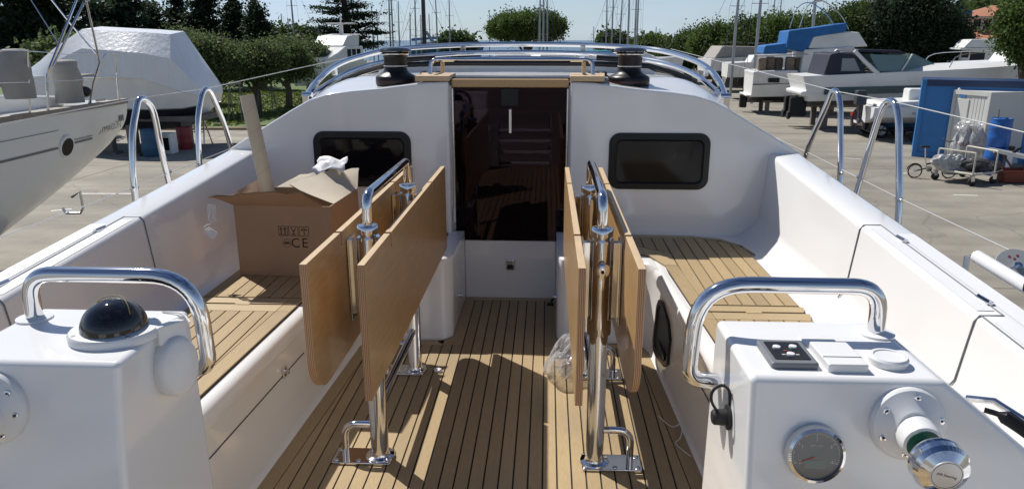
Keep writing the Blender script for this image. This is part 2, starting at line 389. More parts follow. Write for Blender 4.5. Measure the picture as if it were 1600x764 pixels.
# locker inset in the right bench front (black recessed box)
def sidepoly(pts, s, off): return [(s * (XE(y) + .014 + .016 * (z - .03) / .305 - off), y, z) for y, z in pts]
ins = [(2.96, .275), (3.10, .31), (3.17, .30), (3.2, .26), (3.2, .09), (3.17, .05), (3.10, .045), (2.93, .075), (2.88, .11), (2.89, .22)]
cy_, cz_ = 3.05, .18
b = MB(); n = len(ins); o1 = sidepoly(ins, 1, .012); i1 = sidepoly([(cy_ + (y-cy_)*.86, cz_ + (z-cz_)*.86) for y, z in ins], 1, .012)
i2 = sidepoly([(cy_ + (y-cy_)*.80, cz_ + (z-cz_)*.80) for y, z in ins], 1, .0035)
ou = sidepoly(ins, 1, -.004)
b.loft([ou, o1, i1, i2], closed=True, caps=True); lb = b.build('side_locker', blackp, yacht, angle=30)
MB().b2((XE(3.0)+.006, 2.93, .10), (XE(3.0)+.017, 3.12, .125)).build('shelf_lip', blackp, lb, bevel=.003)

# coaming: locker lids (seams, hinges), non-skid pads
for s in (-1, 1):
    def cs(x, z, y, d=.0025): return (s * (x - d), y, z + d)
    for y in (2.70, 1.92):
        zt = ZT(y); pth = [cs(1.34, .488, y+.005), cs(1.362, .525, y), cs(1.386, zt-.02, y), (s*1.396, y, zt), (s*1.46, y, zt+.0008)]
        MB().tube(pth, .0026, 5).build('lid_seam', greyp, yacht)
    MB().tube([(s*1.46, y, ZT(y)+.0006) for y in (2.70, 2.3, 1.92)], .0024, 5).build('lid_seam', greyp, yacht)
    MB().tube([(s*1.40, y, ZT(y)+.0006) for y in (1.92, 1.4, .9)], .0024, 5).build('lid_seam', greyp, yacht)
    pad = MB()
    for (xa, xb, ya, yb) in ((1.405, 1.452, 1.95, 2.66), (1.475, 1.535, 1.0, 2.60), (1.41, 1.46, 1.0, 1.88)):
        pad.add([(s*xa, ya, ZT(ya)+.0018), (s*xb, ya, ZT(ya)+.0018), (s*xb, yb, ZT(yb)+.0018), (s*xa, yb, ZT(yb)+.0018)], [(0, 1, 2, 3)])
    pad.build('nonskid_pad', gelns, yacht)
    for y in (2.54, 2.02):
        h = MB().prism(rrect(s*1.462-.012, y-.032, s*1.462+.012, y+.032, .006), ZT(y)-.002, ZT(y)+.006)
        h.tube([(s*1.462, y-.03, ZT(y)+.007), (s*1.462, y+.03, ZT(y)+.007)], .0045, 8)
        h.build('hinge', steel, yacht, angle=30)

# bulkhead
bo = [(.325, .30), (.325, 1.238), (.45, 1.234), (.69, 1.204), (.85, 1.19), (.98, 1.172), (1.08, 1.142), (1.19, 1.083), (1.37, .978), (1.55, .872), (1.56, .75), (1.45, .40)]
for s in (-1, 1):
    MB().prism([(s*x, z) for x, z in bo], 3.9, 4.02, 'y').build('bulkhead', gel, yacht, bevel=.014, seg=3)
    MB().b2((s*.262, 3.93, -.02), (s*.36, 4.1, .40)).build('entrance_wall', gel, yacht, bevel=.008)
    MB().b2((s*.316, 3.965, .34), (s*.338, 4.05, 1.215)).build('door_jamb', white, yacht, bevel=.004)
    jt = MB().b2((s*.306, 3.955, .345), (s*.3155, 4.03, 1.20)).build('door_track', steelb, yacht, bevel=.002)
    MB().b2((s*.306, 3.945, .46), (s*.318, 3.955, .54)).build('track_clip', white, jt, bevel=.002)
    # window
    x0, x1, za, zb = .535, 1.075, .668, .975
    fr = MB(); outer = rrect(x0, za, x1, zb, .06, 6); inn = rrect(x0+.034, za+.034, x1-.034, zb-.034, .035, 6); inn2 = rrect(x0+.044, za+.044, x1-.044, zb-.044, .03, 6)
    fr.loft([[(s*x, 3.901, z) for x, z in outer], [(s*x, 3.886, z) for x, z in rrect(x0+.004, za+.004, x1-.004, zb-.004, .057, 6)], [(s*x, 3.883, z) for x, z in inn], [(s*x, 3.893, z) for x, z in inn2]], closed=True)
    w = fr.build('window', blackp, yacht, angle=30)
    MB().prism([(s*x, z) for x, z in inn2], 3.892, 3.897, 'y').build('pane', winm, w)
# riser below the door, with its latch
MB().b2((-.262, 3.99, -.02), (.262, 4.06, .345)).build('entrance_riser', gel, yacht, bevel=.006)
lt = MB().prism(rrect(-.026, .17, .026, .235, .012), 3.978, 3.992, 'y').build('riser_latch', steelb, yacht, bevel=.003)
MB().prism(rrect(-.018, .178, .018, .205, .006), 3.972, 3.980, 'y').build('latch_handle', blackp, lt)
MB().prism(rrect(-.018, .212, .018, .228, .004), 3.972, 3.980, 'y').build('latch_plate', steel, lt)
for s in (-1, 1):                                               # black rope cleat and steel pad eyes at the entrance
    e = MB().lathe([(.014, 0), (.014, .006), (.006, .008), (.006, .018)], (s*.262, 3.74, .10), Matrix.Rotation(s * R(-90), 3, 'Y'), 12); e.build('pad_eye', steel, yacht)
MB().b2((.215, 3.86, .0), (.252, 3.88, .012)).tube([(.235, 3.84, .012), (.24, 3.86, .026), (.245, 3.89, .03), (.25, 3.92, .018)], .007, 6).build('rope_clip', blackr, yacht)

# companionway door: smoked pane, teak top board, lock
door = MB().b2((-.308, 3.985, .347), (.308, 3.997, 1.205)).build('companionway_door', None or mat('smoked_glass', (.02, .015, .02), .02), yacht)
def smoked(m):
    nt = m.node_tree; nt.nodes.clear(); N = nt.nodes.new; K = nt.links.new
    o = N('ShaderNodeOutputMaterial'); mixs = N('ShaderNodeMixShader'); tr = N('ShaderNodeBsdfTransparent'); gl = N('ShaderNodeBsdfGlossy'); fr = N('ShaderNodeFresnel')
    tr.inputs[0].default_value = (.40, .27, .34, 1); gl.inputs['Roughness'].default_value = .01; gl.inputs[0].default_value = (.52, .42, .52, 1); fr.inputs[0].default_value = 1.45
    K(fr.outputs[0], mixs.inputs[0]); K(tr.outputs[0], mixs.inputs[1]); K(gl.outputs[0], mixs.inputs[2]); K(mixs.outputs[0], o.inputs[0])
smoked(MT['smoked_glass'])
MB().b2((-.315, 3.955, 1.205), (.315, 4.03, 1.248)).build('door_top_board', ply, yacht, bevel=.006)
lk = MB().b2((-.05, 3.972, 1.105), (.045, 3.984, 1.20)).build('door_lock', blackp, door, bevel=.004)
MB().b2((-.006, 3.962, .96), (.008, 3.972, 1.09)).build('key_tag', steelb, door, bevel=.002)
# what the pane lets one see: cabin floor, steps, cushions, rails
ci = MB(); ci.b2((-1.0, 4.12, -.9), (1.0, 4.16, .30)); ci.b2((-1.0, 7.4, -.9), (1.0, 7.44, 1.04)); ci.b2((-1.04, 4.1, -.9), (-1.0, 7.44, 1.04)); ci.b2((1.0, 4.1, -.9), (1.04, 7.44, 1.04)); ci.b2((-1.0, 4.3, 1.04), (1.0, 7.44, 1.06))
ci.build('cabin_lining', mat('cabin_lining', (.30, .25, .24), .6), yacht)
cf = MB().b2((-1.0, 4.16, -.94), (1.0, 7.44, -.9)).build('cabin_floor', ply, yacht)
MB().b2((.35, 5.2, -.5), (.98, 7.3, .05)).b2((.7, 5.2, .05), (.98, 7.3, .75)).build('saloon_settee', cushion, yacht, bevel=.05)
for k in range(4): MB().tube([(-.18 + .02*k, 4.9, .86 - .06*k), (.24, 4.9, .86 - .06*k)], .006, 8).build('cabin_rail', steel, yacht)

# stern behind us: unseen helm seats and backs, added to bounce sun forward
for s in (-1, 1):
    hs = MB().prism([(s*x, y) for x, y in ((.46, -.95), (.46, -.30), (.52, -.22), (1.36, -.16), (1.50, -.95))], -.02, .46).build('unseen_helm_seat', gel, yacht, bevel=.03, seg=3)
    MB().prism([(s*x, y) for x, y in ((.50, -.93), (.50, -.80), (1.44, -.78), (1.48, -.93))], .46, .86).build('unseen_seat_back', gel, hs, bevel=.03, seg=3)
# folded boarding ladder at the stern
ldr = MB().tube([(-.36, -.62, -.3), (-.36, -.62, .62)], .016, 10).tube([(.24, -.62, -.3), (.24, -.62, .62)], .016, 10).build('boarding_ladder', steel, yacht)
for k in range(4): MB().b2((-.36, -.66, .02 + .13*k), (.24, -.6, .05 + .13*k)).build('ladder_step', white, ldr, bevel=.005)
# teak pads, entrance hoop, hatch garage, cabin top
for s in (-1, 1):
    p = MB().prism([(s*x, y) for x, y in ((.318, 3.90), (.50, 3.90), (.53, 4.28), (.33, 4.28))], 1.24, 1.268).build('step_pad', plyt, yacht, bevel=.004)
    MB().b2((s*.395, 4.0, 1.2675), (s*.415, 4.24, 1.27)).build('pad_slot', caulk, p)
    MB().b2((s*.398, 4.29, 1.25), (s*.42, 4.32, 1.345)).build('hatch_stop', plyt, yacht, bevel=.003)
MB().tube(fillet([(-.45, 4.10, 1.26), (-.45, 4.12, 1.345), (.45, 4.12, 1.345), (.45, 4.10, 1.26)], .05), .0115, 12).build('entrance_hoop', steel, yacht)
secs = []
PA = ([.0, .45, .69, .85, .98, 1.08, 1.19, 1.37, 1.55, 1.65], [1.236, 1.230, 1.199, 1.185, 1.167, 1.137, 1.078, .973, .866, .80]); PB = ([.0, .5, .8, 1.0, 1.13, 1.25, 1.40, 1.55, 1.65], [1.262, 1.258, 1.250, 1.228, 1.180, 1.09, .96, .84, .76])
for y, k in ((4.01, 0), (4.12, .0), (4.25, 0), (4.45, .0), (4.7, 0), (5.2, .01), (6.0, .015), (7.5, -.02), (9.0, -.12), (10.5, -.35)):
    q = min(max((y-4.01)/.44, 0), 1); q = q*q*(3-2*q); sec = []
    for j in range(49):
        t = -1 + 2 * j / 48; x = t * (1.62 - .06 * max(y - 5, 0) ** 1.2); xx_ = abs(t) * 1.62
        z = (1-q) * float(np.interp(xx_, *PA)) + q * float(np.interp(xx_, *PB)) + k
        sec.append((x, y, z))
    secs.append(sec)
MB().loft(secs).build('cabin_top', gel, yacht, angle=60)
MB().prism([(-.86, 1.2), (-.86, 1.265), (-.80, 1.292), (-.4, 1.304), (.4, 1.304), (.80, 1.292), (.86, 1.265), (.86, 1.2)], 4.62, 5.9, 'y').build('hatch_garage', gel, yacht, bevel=.006)
MB().tube([(-1.18, 4.95, 1.19), (-1.0, 4.75, 1.25), (-.82, 4.62, 1.297), (-.4, 4.615, 1.312), (.4, 4.615, 1.312), (.82, 4.62, 1.297), (1.0, 4.75, 1.25), (1.18, 4.95, 1.19)], .016, 8).build('garage_gasket', blackr, yacht)
MB().b2((-.33, 4.05, 1.244), (.33, 4.62, 1.252)).build('sliding_hatch', winm, yacht)
# folded sprayhood bows
def bow(pts, r, nm='sprayhood_bow'):
    h = smooth(pts, 5); full = [Vector(p) for p in h] + [Vector((-p[0], p[1], p[2])) for p in h[::-1][1:]]
    return MB().tube(full, r, 10).build(nm, steel, yacht)
b1 = bow([(-1.245, 4.38, 1.13), (-1.275, 4.7, 1.20), (-1.275, 5.1, 1.275), (-1.2, 5.5, 1.33), (-1.01, 5.9, 1.38), (-.56, 6.2, 1.409), (0, 6.3, 1.417)], .020)
b2 = bow([(-1.25, 4.42, 1.115), (-1.24, 4.75, 1.165), (-1.2, 5.1, 1.225), (-1.08, 5.45, 1.28), (-.85, 5.75, 1.32), (-.5, 5.95, 1.348), (0, 6.0, 1.356)], .018)
b3 = bow([(-1.25, 4.46, 1.10), (-1.2, 4.8, 1.14), (-1.12, 5.1, 1.19), (-.98, 5.35, 1.24), (-.75, 5.55, 1.28), (-.4, 5.66, 1.31), (0, 5.7, 1.32)], .014)
for s in (-1, 1):
    MB().b2((s*1.225, 4.34, 1.04), (s*1.265, 4.40, 1.13)).lathe([(.02, -.03), (.02, .03)], (s*1.245, 4.38, 1.13), Matrix.Rotation(R(90), 3, 'Y'), 14).build('bow_bracket', steel, yacht, bevel=.004)
    MB().b2((s*1.262, 5.06, 1.215), (s*1.285, 5.12, 1.285)).build('bow_clamp', steel, b1, bevel=.004)
    MB().b2((s*.46, 6.0, 1.352), (s*.50, 6.03, 1.41)).build('bow_clamp', steel, b1, bevel=.004)
    MB().tube(smooth([(s*.62, 5.2, 1.27), (s*.9, 5.1, 1.25), (s*1.1, 5.0, 1.19)], 4), .02, 8).build('folded_gasket', blackr, yacht)
    # moulded ribs on the cabin side
    MB().tube([(s*.92, 4.12, 1.165), (s*1.02, 4.5, 1.14), (s*1.08, 4.9, 1.10)], [.012, .014, .006], 8).build('deck_rib', gel, yacht)
# winches, line clutches
def lath(pr, c, m, nm, par, n=28): return MB().lathe(pr, c, n=n).build(nm, m, par, angle=40)
darkred = mat('dark_red_ring', (.05, .008, .01), .3)
for s in (-1, 1):
    c = (s*.655, 4.16, 1.208)
    w = lath([(.112, 0), (.114, .004), (.114, .040), (.110, .046), (.098, .054), (.076, .064), (.066, .078), (.062, .095)], c, blackp, 'winch', yacht)
    lath([(.1155, .016), (.1155, .024)], c, darkred, 'winch_base_ring', w)
    lath([(.0665, .100), (.0665, .1045)], c, white, 'winch_stripe', w)
    lath([(.062, .09), (.065, .096), (.065, .146), (.069, .154), (.072, .160)], c, blackp, 'winch_drum', w)
    lath([(.072, .160), (.080, .164), (.082, .169), (.070, .172)], c, steelb, 'self_tailer', w)
    lath([(.070, .172), (.088, .178), (.091, .184), (.089, .192), (.078, .199), (.04, .204), (.018, .205), (.016, .199)], c, mat('winch_cap_%d' % s, (.10, .11, .12), .12, .8), 'winch_cap', w)
    MB().b2((s*.545, 4.2, 1.2), (s*.585, 4.3, 1.25)).build('line_clutch', blackp, yacht, bevel=.01)
    for k in range(3):
        cl = MB().b2((s*(.435+.042*k), 4.34, 1.2), (s*(.465+.042*k), 4.46, 1.255)).build('line_clutch', blackp, yacht, bevel=.008)
        MB().b2((s*(.438+.042*k), 4.32, 1.255), (s*(.462+.042*k), 4.42, 1.272)).build('clutch_handle', blackp, cl, bevel=.006)
    MB().tube([(s*.50, 4.62, 1.345), (s*.78, 4.62, 1.33)], .017, 8).build('cover_roll', blackr, yacht)

# stanchion hoops with guard wires
hp = [(3.34, 3.56, 3.70), (4.02, 4.26, 4.50)]
for s in (-1, 1):
    X = s * 1.79; tops = []
    for (ya, yt, yb) in hp:
        dk = .40
        path = smooth([(X, ya, dk), (X, ya+.01, .72), (X, ya+.05, .98), (X, ya+.12, 1.12), (X, yt-.06, 1.17), (X, yt, 1.16), (X, yt+.06, 1.09), (X, yb-.05, .86), (X, yb+.05, dk)] if s < 0 else
                      [(X, ya-.12, dk), (X, ya-.08, .72), (X, ya, .98), (X, ya+.04, 1.10), (X, ya+.1, 1.17), (X, ya+.18, 1.17), (X, ya+.25, 1.08), (X, yb-.02, .80), (X, yb+.12, dk)], 5)
        h = MB().tube(path, .0155, 12).build('stanchion_hoop', steel, yacht)
        ty = yt - .03 if s < 0 else ya + .13
        tops.append(ty)
        for zz, yy in ((1.175, ty), (.76, (ya+.012 if s < 0 else ya-.07)), (.78, (yb-.02 if s < 0 else yb))):
            MB().lathe([(.009, -.028), (.012, -.02), (.012, .02), (.009, .028)], (X, yy, zz), Matrix.Rotation(R(90), 3, 'X'), 10).build('wire_fitting', steel, h)
    MB().tube([(X*1.02, .6, 1.10), (X, tops[0], 1.178), (X, tops[1], 1.178), (s*1.62, 5.9, 1.27), (s*1.5, 8.0, 1.36)], .0025, 6).build('guard_wire', wire, yacht)
    MB().tube([(X*1.03, .8, .72), (X, 3.3, .765), (X, 4.4, .79), (s*1.7, 5.5, .84), (s*1.5, 8.0, .95)], .0024, 6).build('guard_wire', wire, yacht)
    for yy in (3.6, 4.35):
        MB().lathe([(.03, 0), (.022, .012), (.01, .02)], (s*1.70, yy, .405)).build('deck_fitting', steel, yacht)

# ------------------------------------------------------------------ cockpit tables, leaves folded down
def table(s, label):
    t = thing('cockpit_table', label, 'table', (s*.381, 2.63, 0), group='pair of folding cockpit tables')
    ys = (2.28, 2.99)
    for y in ys:
        x = s * .384; so = s            # brace foot points outboard
        bp = MB().prism(rrect(min(x - s*.045, x + s*.165), y-.055, max(x - s*.045, x + s*.165), y+.045, .008), .002, .012).build('base_plate', steel, t, bevel=.003)
        for (dx, dy) in ((-.032, -.04), (-.032, .03), (.15, -.04), (.15, .03), (.07, -.04)):
            MB().lathe([(.009, 0), (.008, .003), (.003, .004)], (x + s*dx, y + dy, .012), n=10).build('bolt', steelb, bp)
        MB().lathe([(.052, .012), (.05, .016), (.036, .02), (.0315, .03), (.0315, .80)], (x, y, 0), n=24).build('post', steel, t, angle=40)
        MB().tube(fillet([(x + s*.125, y, .012), (x + s*.125, y, .135), (x + s*.02, y, .135)], .085, 8), .0125, 12).build('brace', steel, t)
        sl = MB().lathe([(.0395, .50), (.0405, .505), (.0405, .822), (.0385, .828)], (x, y, 0), n=24).build('sleeve', steel, t, angle=40)
        MB().lathe([(.026, .828), (.026, .835), (.036, .838), (.037, .862), (.034, .866), (.02, .868)], (x, y, 0), n=24).build('collar', steel, sl, angle=40)
        for q in (-1, 1):                 # hinge leaves reaching to the table leaves
            MB().b2((x + q*.036, y-.012, .56), (x + q*.064, y+.012, .82)).b2((x + q*.058, y-.035, .54), (x + q*.0655, y+.05, .825)).build('hinge_plate', steel, t, bevel=.003)
        if y < 2.5:
            k = MB().lathe([(.012, 0), (.012, .02), (.026, .022), (.027, .036), (.022, .040), (.008, .041)], (x, y-.038, .74), Matrix.Rotation(R(90), 3, 'X'), 18).build('clamp_knob', steel, t, angle=40)
            MB().lathe([(.006, 0), (.006, .003)], (x, y-.079, .74), Matrix.Rotation(R(90), 3, 'X'), 8).build('knob_screw', blackr, k)
    MB().tube([(s*.384, ys[0], .205), (s*.384, ys[1], .205)], .016, 12).build('stretcher', steel, t)
    MB().tube(fillet([(s*.384, ys[0], .865), (s*.384, ys[0]+.005, .965), (s*.384, ys[1]-.005, .965), (s*.384, ys[1], .865)], .075, 7), .0165, 14).build('grab_rail', steel, t)
    for (xa, xb, rad) in ((.290, .311, 0.004), (.450, .471, .125)):
        ya, yb, za, zt = 1.855, 3.46, .452, .862
        o = [(ya, zt)]; 
        def slot(yc): return [(yc-.010, zt), (yc-.010, zt-.034), (yc-.008, zt-.042), (yc, zt-.047), (yc+.008, zt-.042), (yc+.010, zt-.034), (yc+.010, zt)]
        o += slot(2.20) + slot(3.05) + [(yb, zt)]
        r2 = max(rad, .005)
        for cyy, a0 in ((yb - r2, 0), (ya + r2, -90)):
            for k in range(9): a = R(a0 - 90 * k / 8); o.append((cyy + r2*math.cos(a), za + r2 + r2*math.sin(a)))
        b = MB(); n = len(o)
        A = [(s*xa, y, z) for y, z in o]; B = [(s*xb, y, z) for y, z in o]
        b.add(A, [tuple(range(n))], 0); b.add(B, [tuple(range(n))], 0)
        for i in range(n):
            j = (i + 1) % n; up = abs(o[i][1]-zt) < 1e-6 and abs(o[j][1]-zt) < 1e-6
            b.add([A[i], A[j], B[j], B[i]], [(0, 1, 2, 3)], 2 if up else 1)
        b.build('leaf', [ply, plye, plyt], t, bevel=.0012, seg=1)
    return t
table(-1, 'folded wooden cockpit table on chrome posts, the one beside the cardboard box')
table(1, 'folded wooden cockpit table on chrome posts, the one with the round clamp knob facing us')

# ------------------------------------------------------------------ helm consoles
KZ = .9; KY = 1.14; LEAN = .16
def face(px, py, off=0.0):
    d = ray(px, py); n = Vector((0, 1, -LEAN)); t = (KY - LEAN*KZ - (CAM.y - LEAN*CAM.z)) / d.dot(n); return CAM + d*t + Vector((0, -1, LEAN)).normalized()*off
FN = Vector((0, -1, LEAN)).normalized()                    # outward normal of the consoles' aft faces (z up axis slightly tilted)
FM = frame((0,0,0), (1, 0, 0), FN)
def console(s, label):
    t = thing('helm_console', label, 'helm console', (s*.8, 1.25, 0))
    pr = [(.552, .0), (.552, KZ), (.872, KZ), (1.03, KZ-.125), (1.33, .52), (1.33, 0)]
    ya = lambda z: KY - LEAN * (KZ - z)
    fw = lambda z: 1.405 + .03 * (KZ - z)
    b = MB(); n = len(pr)
    b.loft([[(s*x, ya(z), z) for x, z in pr], [(s*x, fw(z), z) for x, z in pr]], closed=True, caps=True)
    b.build('console_body', gel, t, bevel=.012, seg=4)
    # grab rail
    MB().tube(fillet([(s*.845, 1.34, KZ-.01), (s*.842, 1.34, .997), (s*.497, 1.34, .997), (s*.49, 1.34, .795), (s*.56, 1.34, .792)], [0, .075, .12, .10, 0], 9), .0160, 16).build('grab_rail', steel, t)
    MB().lathe([(.034, 0), (.034, .004), (.02, .006)], (s*.845, 1.34, KZ)).build('rail_foot', gel, t)
    return t
cl = console(-1, 'white helm console with a dark glass compass dome and chrome grab rail')
# compass
c = AZ(177, 526, .90); c = Vector((-.628, 1.262, KZ))
MB().lathe([(.084, 0), (.084, .012), (.080, .017), (.06, .019)], c, Matrix.Diagonal((1, .9, 1)), 36).build('compass_ring', white, cl, angle=40)
for k in range(4):
    a = R(45 + 90*k); MB().lathe([(.004, 0), (.004, .002)], c + Vector((.074*math.cos(a), .066*math.sin(a), .0165)), n=8).build('ring_screw', steelb, cl)
dm = [( .060*math.cos(R(a)), .018 + .056*math.sin(R(a))) for a in range(0, 90, 9)] + [(.001, .074)]
MB().lathe(dm, c, n=36).build('compass_dome', mat('dome_glass', (.008, .008, .010), .03, coat=.5), cl, angle=60)
MB().tube(smooth([c + Vector(p) for p in ((-.025, -.03, .058), (-.02, .005, .074), (.012, .012, .077), (.035, -.005, .067), (.046, -.018, .052))], 4), .0009, 5).build('lubber_line', mat('yellow_wire', (.25, .21, .04), .5), cl)
# paddle-shaped white cover on the inboard side
pc = Vector((-.535, 1.285, .825))
pm = frame(pc, (0, 1, -.12), (.93, -.36, .1))
pd = []
for k in range(28):
    a = 2*math.pi*k/28; pd.append((.046*math.cos(a), .058*math.sin(a) + (.006 if math.sin(a) > 0 else 0)))
b = MB(); n = 28
b.loft([[pm @ Vector((x*k, y*k, z)) for x, y in pd] for k, z in ((1, -.012), (1, .012), (.96, .020), (.8, .025), (.4, .028), (.02, .029))], closed=True, caps=True)
b.build('side_cover', white, cl, angle=50)
b = MB(); b.prism(rrect(-.034, .052, .034, .090, .006), -.012, .012); b.xf(pm); b.build('cover_hinge', white, cl, bevel=.003)
MB().tube(smooth([(-.60, 1.385, .902), (-.55, 1.37, .904), (-.52, 1.34, .898)], 5), .002, 5).build('cover_cord', white, cl)
def flange(par, ctr, rr, screws, full):
    M3 = FM.to_3x3(); MF = M3; FH = frame((0,0,0), (1, 0, 0), Vector((-.05, -1, -.05)))
    fl = MB().lathe([(rr, 0), (rr, .008), (rr*.95, .013), (rr*.62, .022), (rr*.46, .03)], ctr, M3, 40).build('steering_flange', white, par, angle=30)
    for a in screws:
        p = ctr + M3 @ Vector((rr*.78*math.cos(R(a)), rr*.78*math.sin(R(a)), .016))
        MB().lathe([(.0062, -.004), (.0062, .0022), (.0045, .0028)], p, M3, 12).build('screw', steel, fl); MB().lathe([(.0024, 0), (.0024, .0034)], p, M3, 6).build('screw_socket', blackr, fl)
    M3 = FH.to_3x3(); ctr = ctr + Vector((.004, 0, -.004))
    MB().lathe([(rr*.56, .0), (rr*.56, .01), (rr*.54, .015), (rr*.52, .05), (rr*.49, .058), (rr*.41, .060)], ctr, M3, 32).build('steering_hub', white, par, angle=30)
    MB().lathe([(rr*.42, .058), (rr*.42, .0615), (rr*.2, .062)], ctr, M3, 28).build('shaft_seal', mat('green_seal', (.01, .09, .06), .4), par)
    MB().lathe([(.0125, .05), (.0125, .105)], ctr, M3, 12).build('wheel_shaft', blackp, par, bevel=.002)
    kn = MB().lathe([(.030, .095), (.040, .098), (.0425, .104), (.0405, .107), (.0425, .110), (.0425, .122), (.038, .130), (.026, .137), (.024, .138)], ctr, M3, 40).build('wheel_nut', steel, par, angle=25)
    MB().lathe([(.0245, .1365), (.0245, .1392), (.0235, .1395)], ctr, M3, 32).build('nut_badge', mat('silver_badge', (.55, .55, .55), .35, .4), kn)
    MB().tube([ctr + M3 @ Vector((.0222*math.cos(2*math.pi*k/32), .0222*math.sin(2*math.pi*k/32), .1396)) for k in range(32)], .0004, 4, closed=True).build('badge_ring', ink, kn)
    T = Matrix.Translation(ctr) @ FH @ Matrix.Translation((0, 0, .1398)) @ Matrix.Rotation(R(-14), 4, 'Z')
    text('badge_lettering', 'Jefa Steering', .0062, ink, kn, T)
    return fl
flange(cl, Vector((-.788, KY - LEAN*(KZ-.815), .815)), .068, (38, -8, -60, 100, 150, 210, 270), False)
cr = console(1, 'white helm console with round engine gauge, switch panel and chrome grab rail')
flange(cr, face(1416, 660), .063, (82, 12, 148, 205, 262, 322), True)
# engine gauge
gc = face(1270, 705); M3 = FM.to_3x3()
gg = MB().lathe([(.049, 0), (.0505, .004), (.0505, .012), (.048, .019), (.043, .021), (.042, .010)], gc, M3, 44).build('engine_gauge', steel, cr, angle=30)
MB().lathe([(.0425, .010), (.0425, .016)], gc, M3, 40).build('gauge_dial', mat('dial_grey', (.10, .103, .102), .25, coat=.6), gg)
T0 = Matrix.Translation(gc) @ FM
def onl(x, y, z=.0164): return T0 @ Vector((x, y, z))
tick = mat('dial_print', (.62, .62, .60), .5)
b = MB()
for k in range(41):
    a = R(202 - 224*k/40); r0 = .0335 if k % 10 == 0 else (.036 if k % 5 == 0 else .0375); w = .0005
    ca, sa = math.cos(a), math.sin(a)
    b.add([onl(r0*ca - w*sa, r0*sa + w*ca), onl(.0395*ca - w*sa, .0395*sa + w*ca), onl(.0395*ca + w*sa, .0395*sa - w*ca), onl(r0*ca + w*sa, r0*sa - w*ca)], [(0, 1, 2, 3)])
b.build('dial_ticks', tick, gg)
for k in range(5):
    a = R(202 - 224*k/4); text('dial_number', str(k), .0085, tick, gg, T0 @ Matrix.Translation((.029*math.cos(a), .029*math.sin(a)-.001, .0164)))
text('dial_caption', 'RPM x 1000', .0042, tick, gg, T0 @ Matrix.Translation((0, .017, .0164)))
MB().add([onl(-.019, -.023), onl(.016, -.023), onl(.016, -.009), onl(-.019, -.009)], [(0, 1, 2, 3)]).build('dial_display', mat('lcd', (.17, .21, .18), .3), gg)
MB().add([onl(-.003, -.002, .0168), onl(-.030, -.0125, .0168), onl(-.0295, -.0135, .0168), onl(-.002, -.0045, .0168)], [(0, 1, 2, 3)]).build('needle', mat('red_needle', (.35, .05, .04), .5), gg)
# switch panel, rocker cover, round cap, socket
sp = MB().prism(rrect(.596, 1.172, .678, 1.275, .006), KZ-.001, KZ+.012).build('switch_panel', greyp, cr, bevel=.004, seg=3)
MB().prism(rrect(.606, 1.186, .668, 1.262, .003), KZ+.0115, KZ+.0132).build('panel_plate', blackp, sp)
for (x, y) in ((.622, 1.235), (.652, 1.238), (.638, 1.205)): MB().lathe([(.0072, 0), (.0068, .003), (.002, .004)], (x, y, KZ+.0132), n=14).build('push_button', white, sp)
for (x, y, m) in ((.634, 1.222, 'red_needle'), (.644, 1.226, 'green_seal'), (.626, 1.205, 'dial_print'), (.650, 1.205, 'dial_print')):
    MB().b2((x-.003, y-.0015, KZ+.0128), (x+.003, y+.0015, KZ+.0138)).build('panel_mark', MT[m], sp)
rc = MB().prism(rrect(.689, 1.162, .757, 1.262, .004), KZ-.001, KZ+.016).build('switch_cover', white, cr, bevel=.003)
MB().b2((.690, 1.192, KZ+.0155), (.756, 1.194, KZ+.0168)).build('cover_groove', greyp, rc)
MB().prism(rrect(.690, 1.27, .752, 1.318, .004), KZ-.001, KZ+.003).build('cover_base', white, cr, bevel=.001)
MB().lathe([(.032, 0), (.033, .004), (.033, .012), (.030, .016), (.025, .016), (.024, .014), (.002, .0135)], (.808, 1.205, KZ), n=32).build('filler_cap', white, cr, angle=30)
pl = MB().lathe([(.024, 0), (.024, .006), (.016, .008), (.015, .03), (.011, .034)], (.553, 1.245, .765), Matrix.Rotation(R(-90), 3, 'Y'), 18).build('black_socket', blackr, cr, angle=30)
MB().tube(smooth([(.530, 1.24, .775), (.515, 1.24, .80), (.516, 1.24, .822), (.532, 1.242, .832), (.547, 1.245, .82), (.551, 1.246, .79)], 4), .003, 6).build('socket_strap', blackr, pl)
# dark throttle grip lying on the coaming side behind the console
tg = thing('throttle_lever', 'black throttle lever with steel end, on the coaming behind the gauge console', 'lever', (1.22, 1.40, .6))
MB().tube(smooth([(1.13, 1.42, .700), (1.16, 1.40, .695), (1.21, 1.36, .665), (1.25, 1.31, .63)], 4), [.006]*4 + [.014]*4 + [.022]*4 + [.018], 12).build('lever_grip', blackp, tg)
MB().tube([(1.12, 1.47, .70), (1.16, 1.44, .71), (1.20, 1.39, .69)], .008, 10).build('lever_arm', steel, tg)

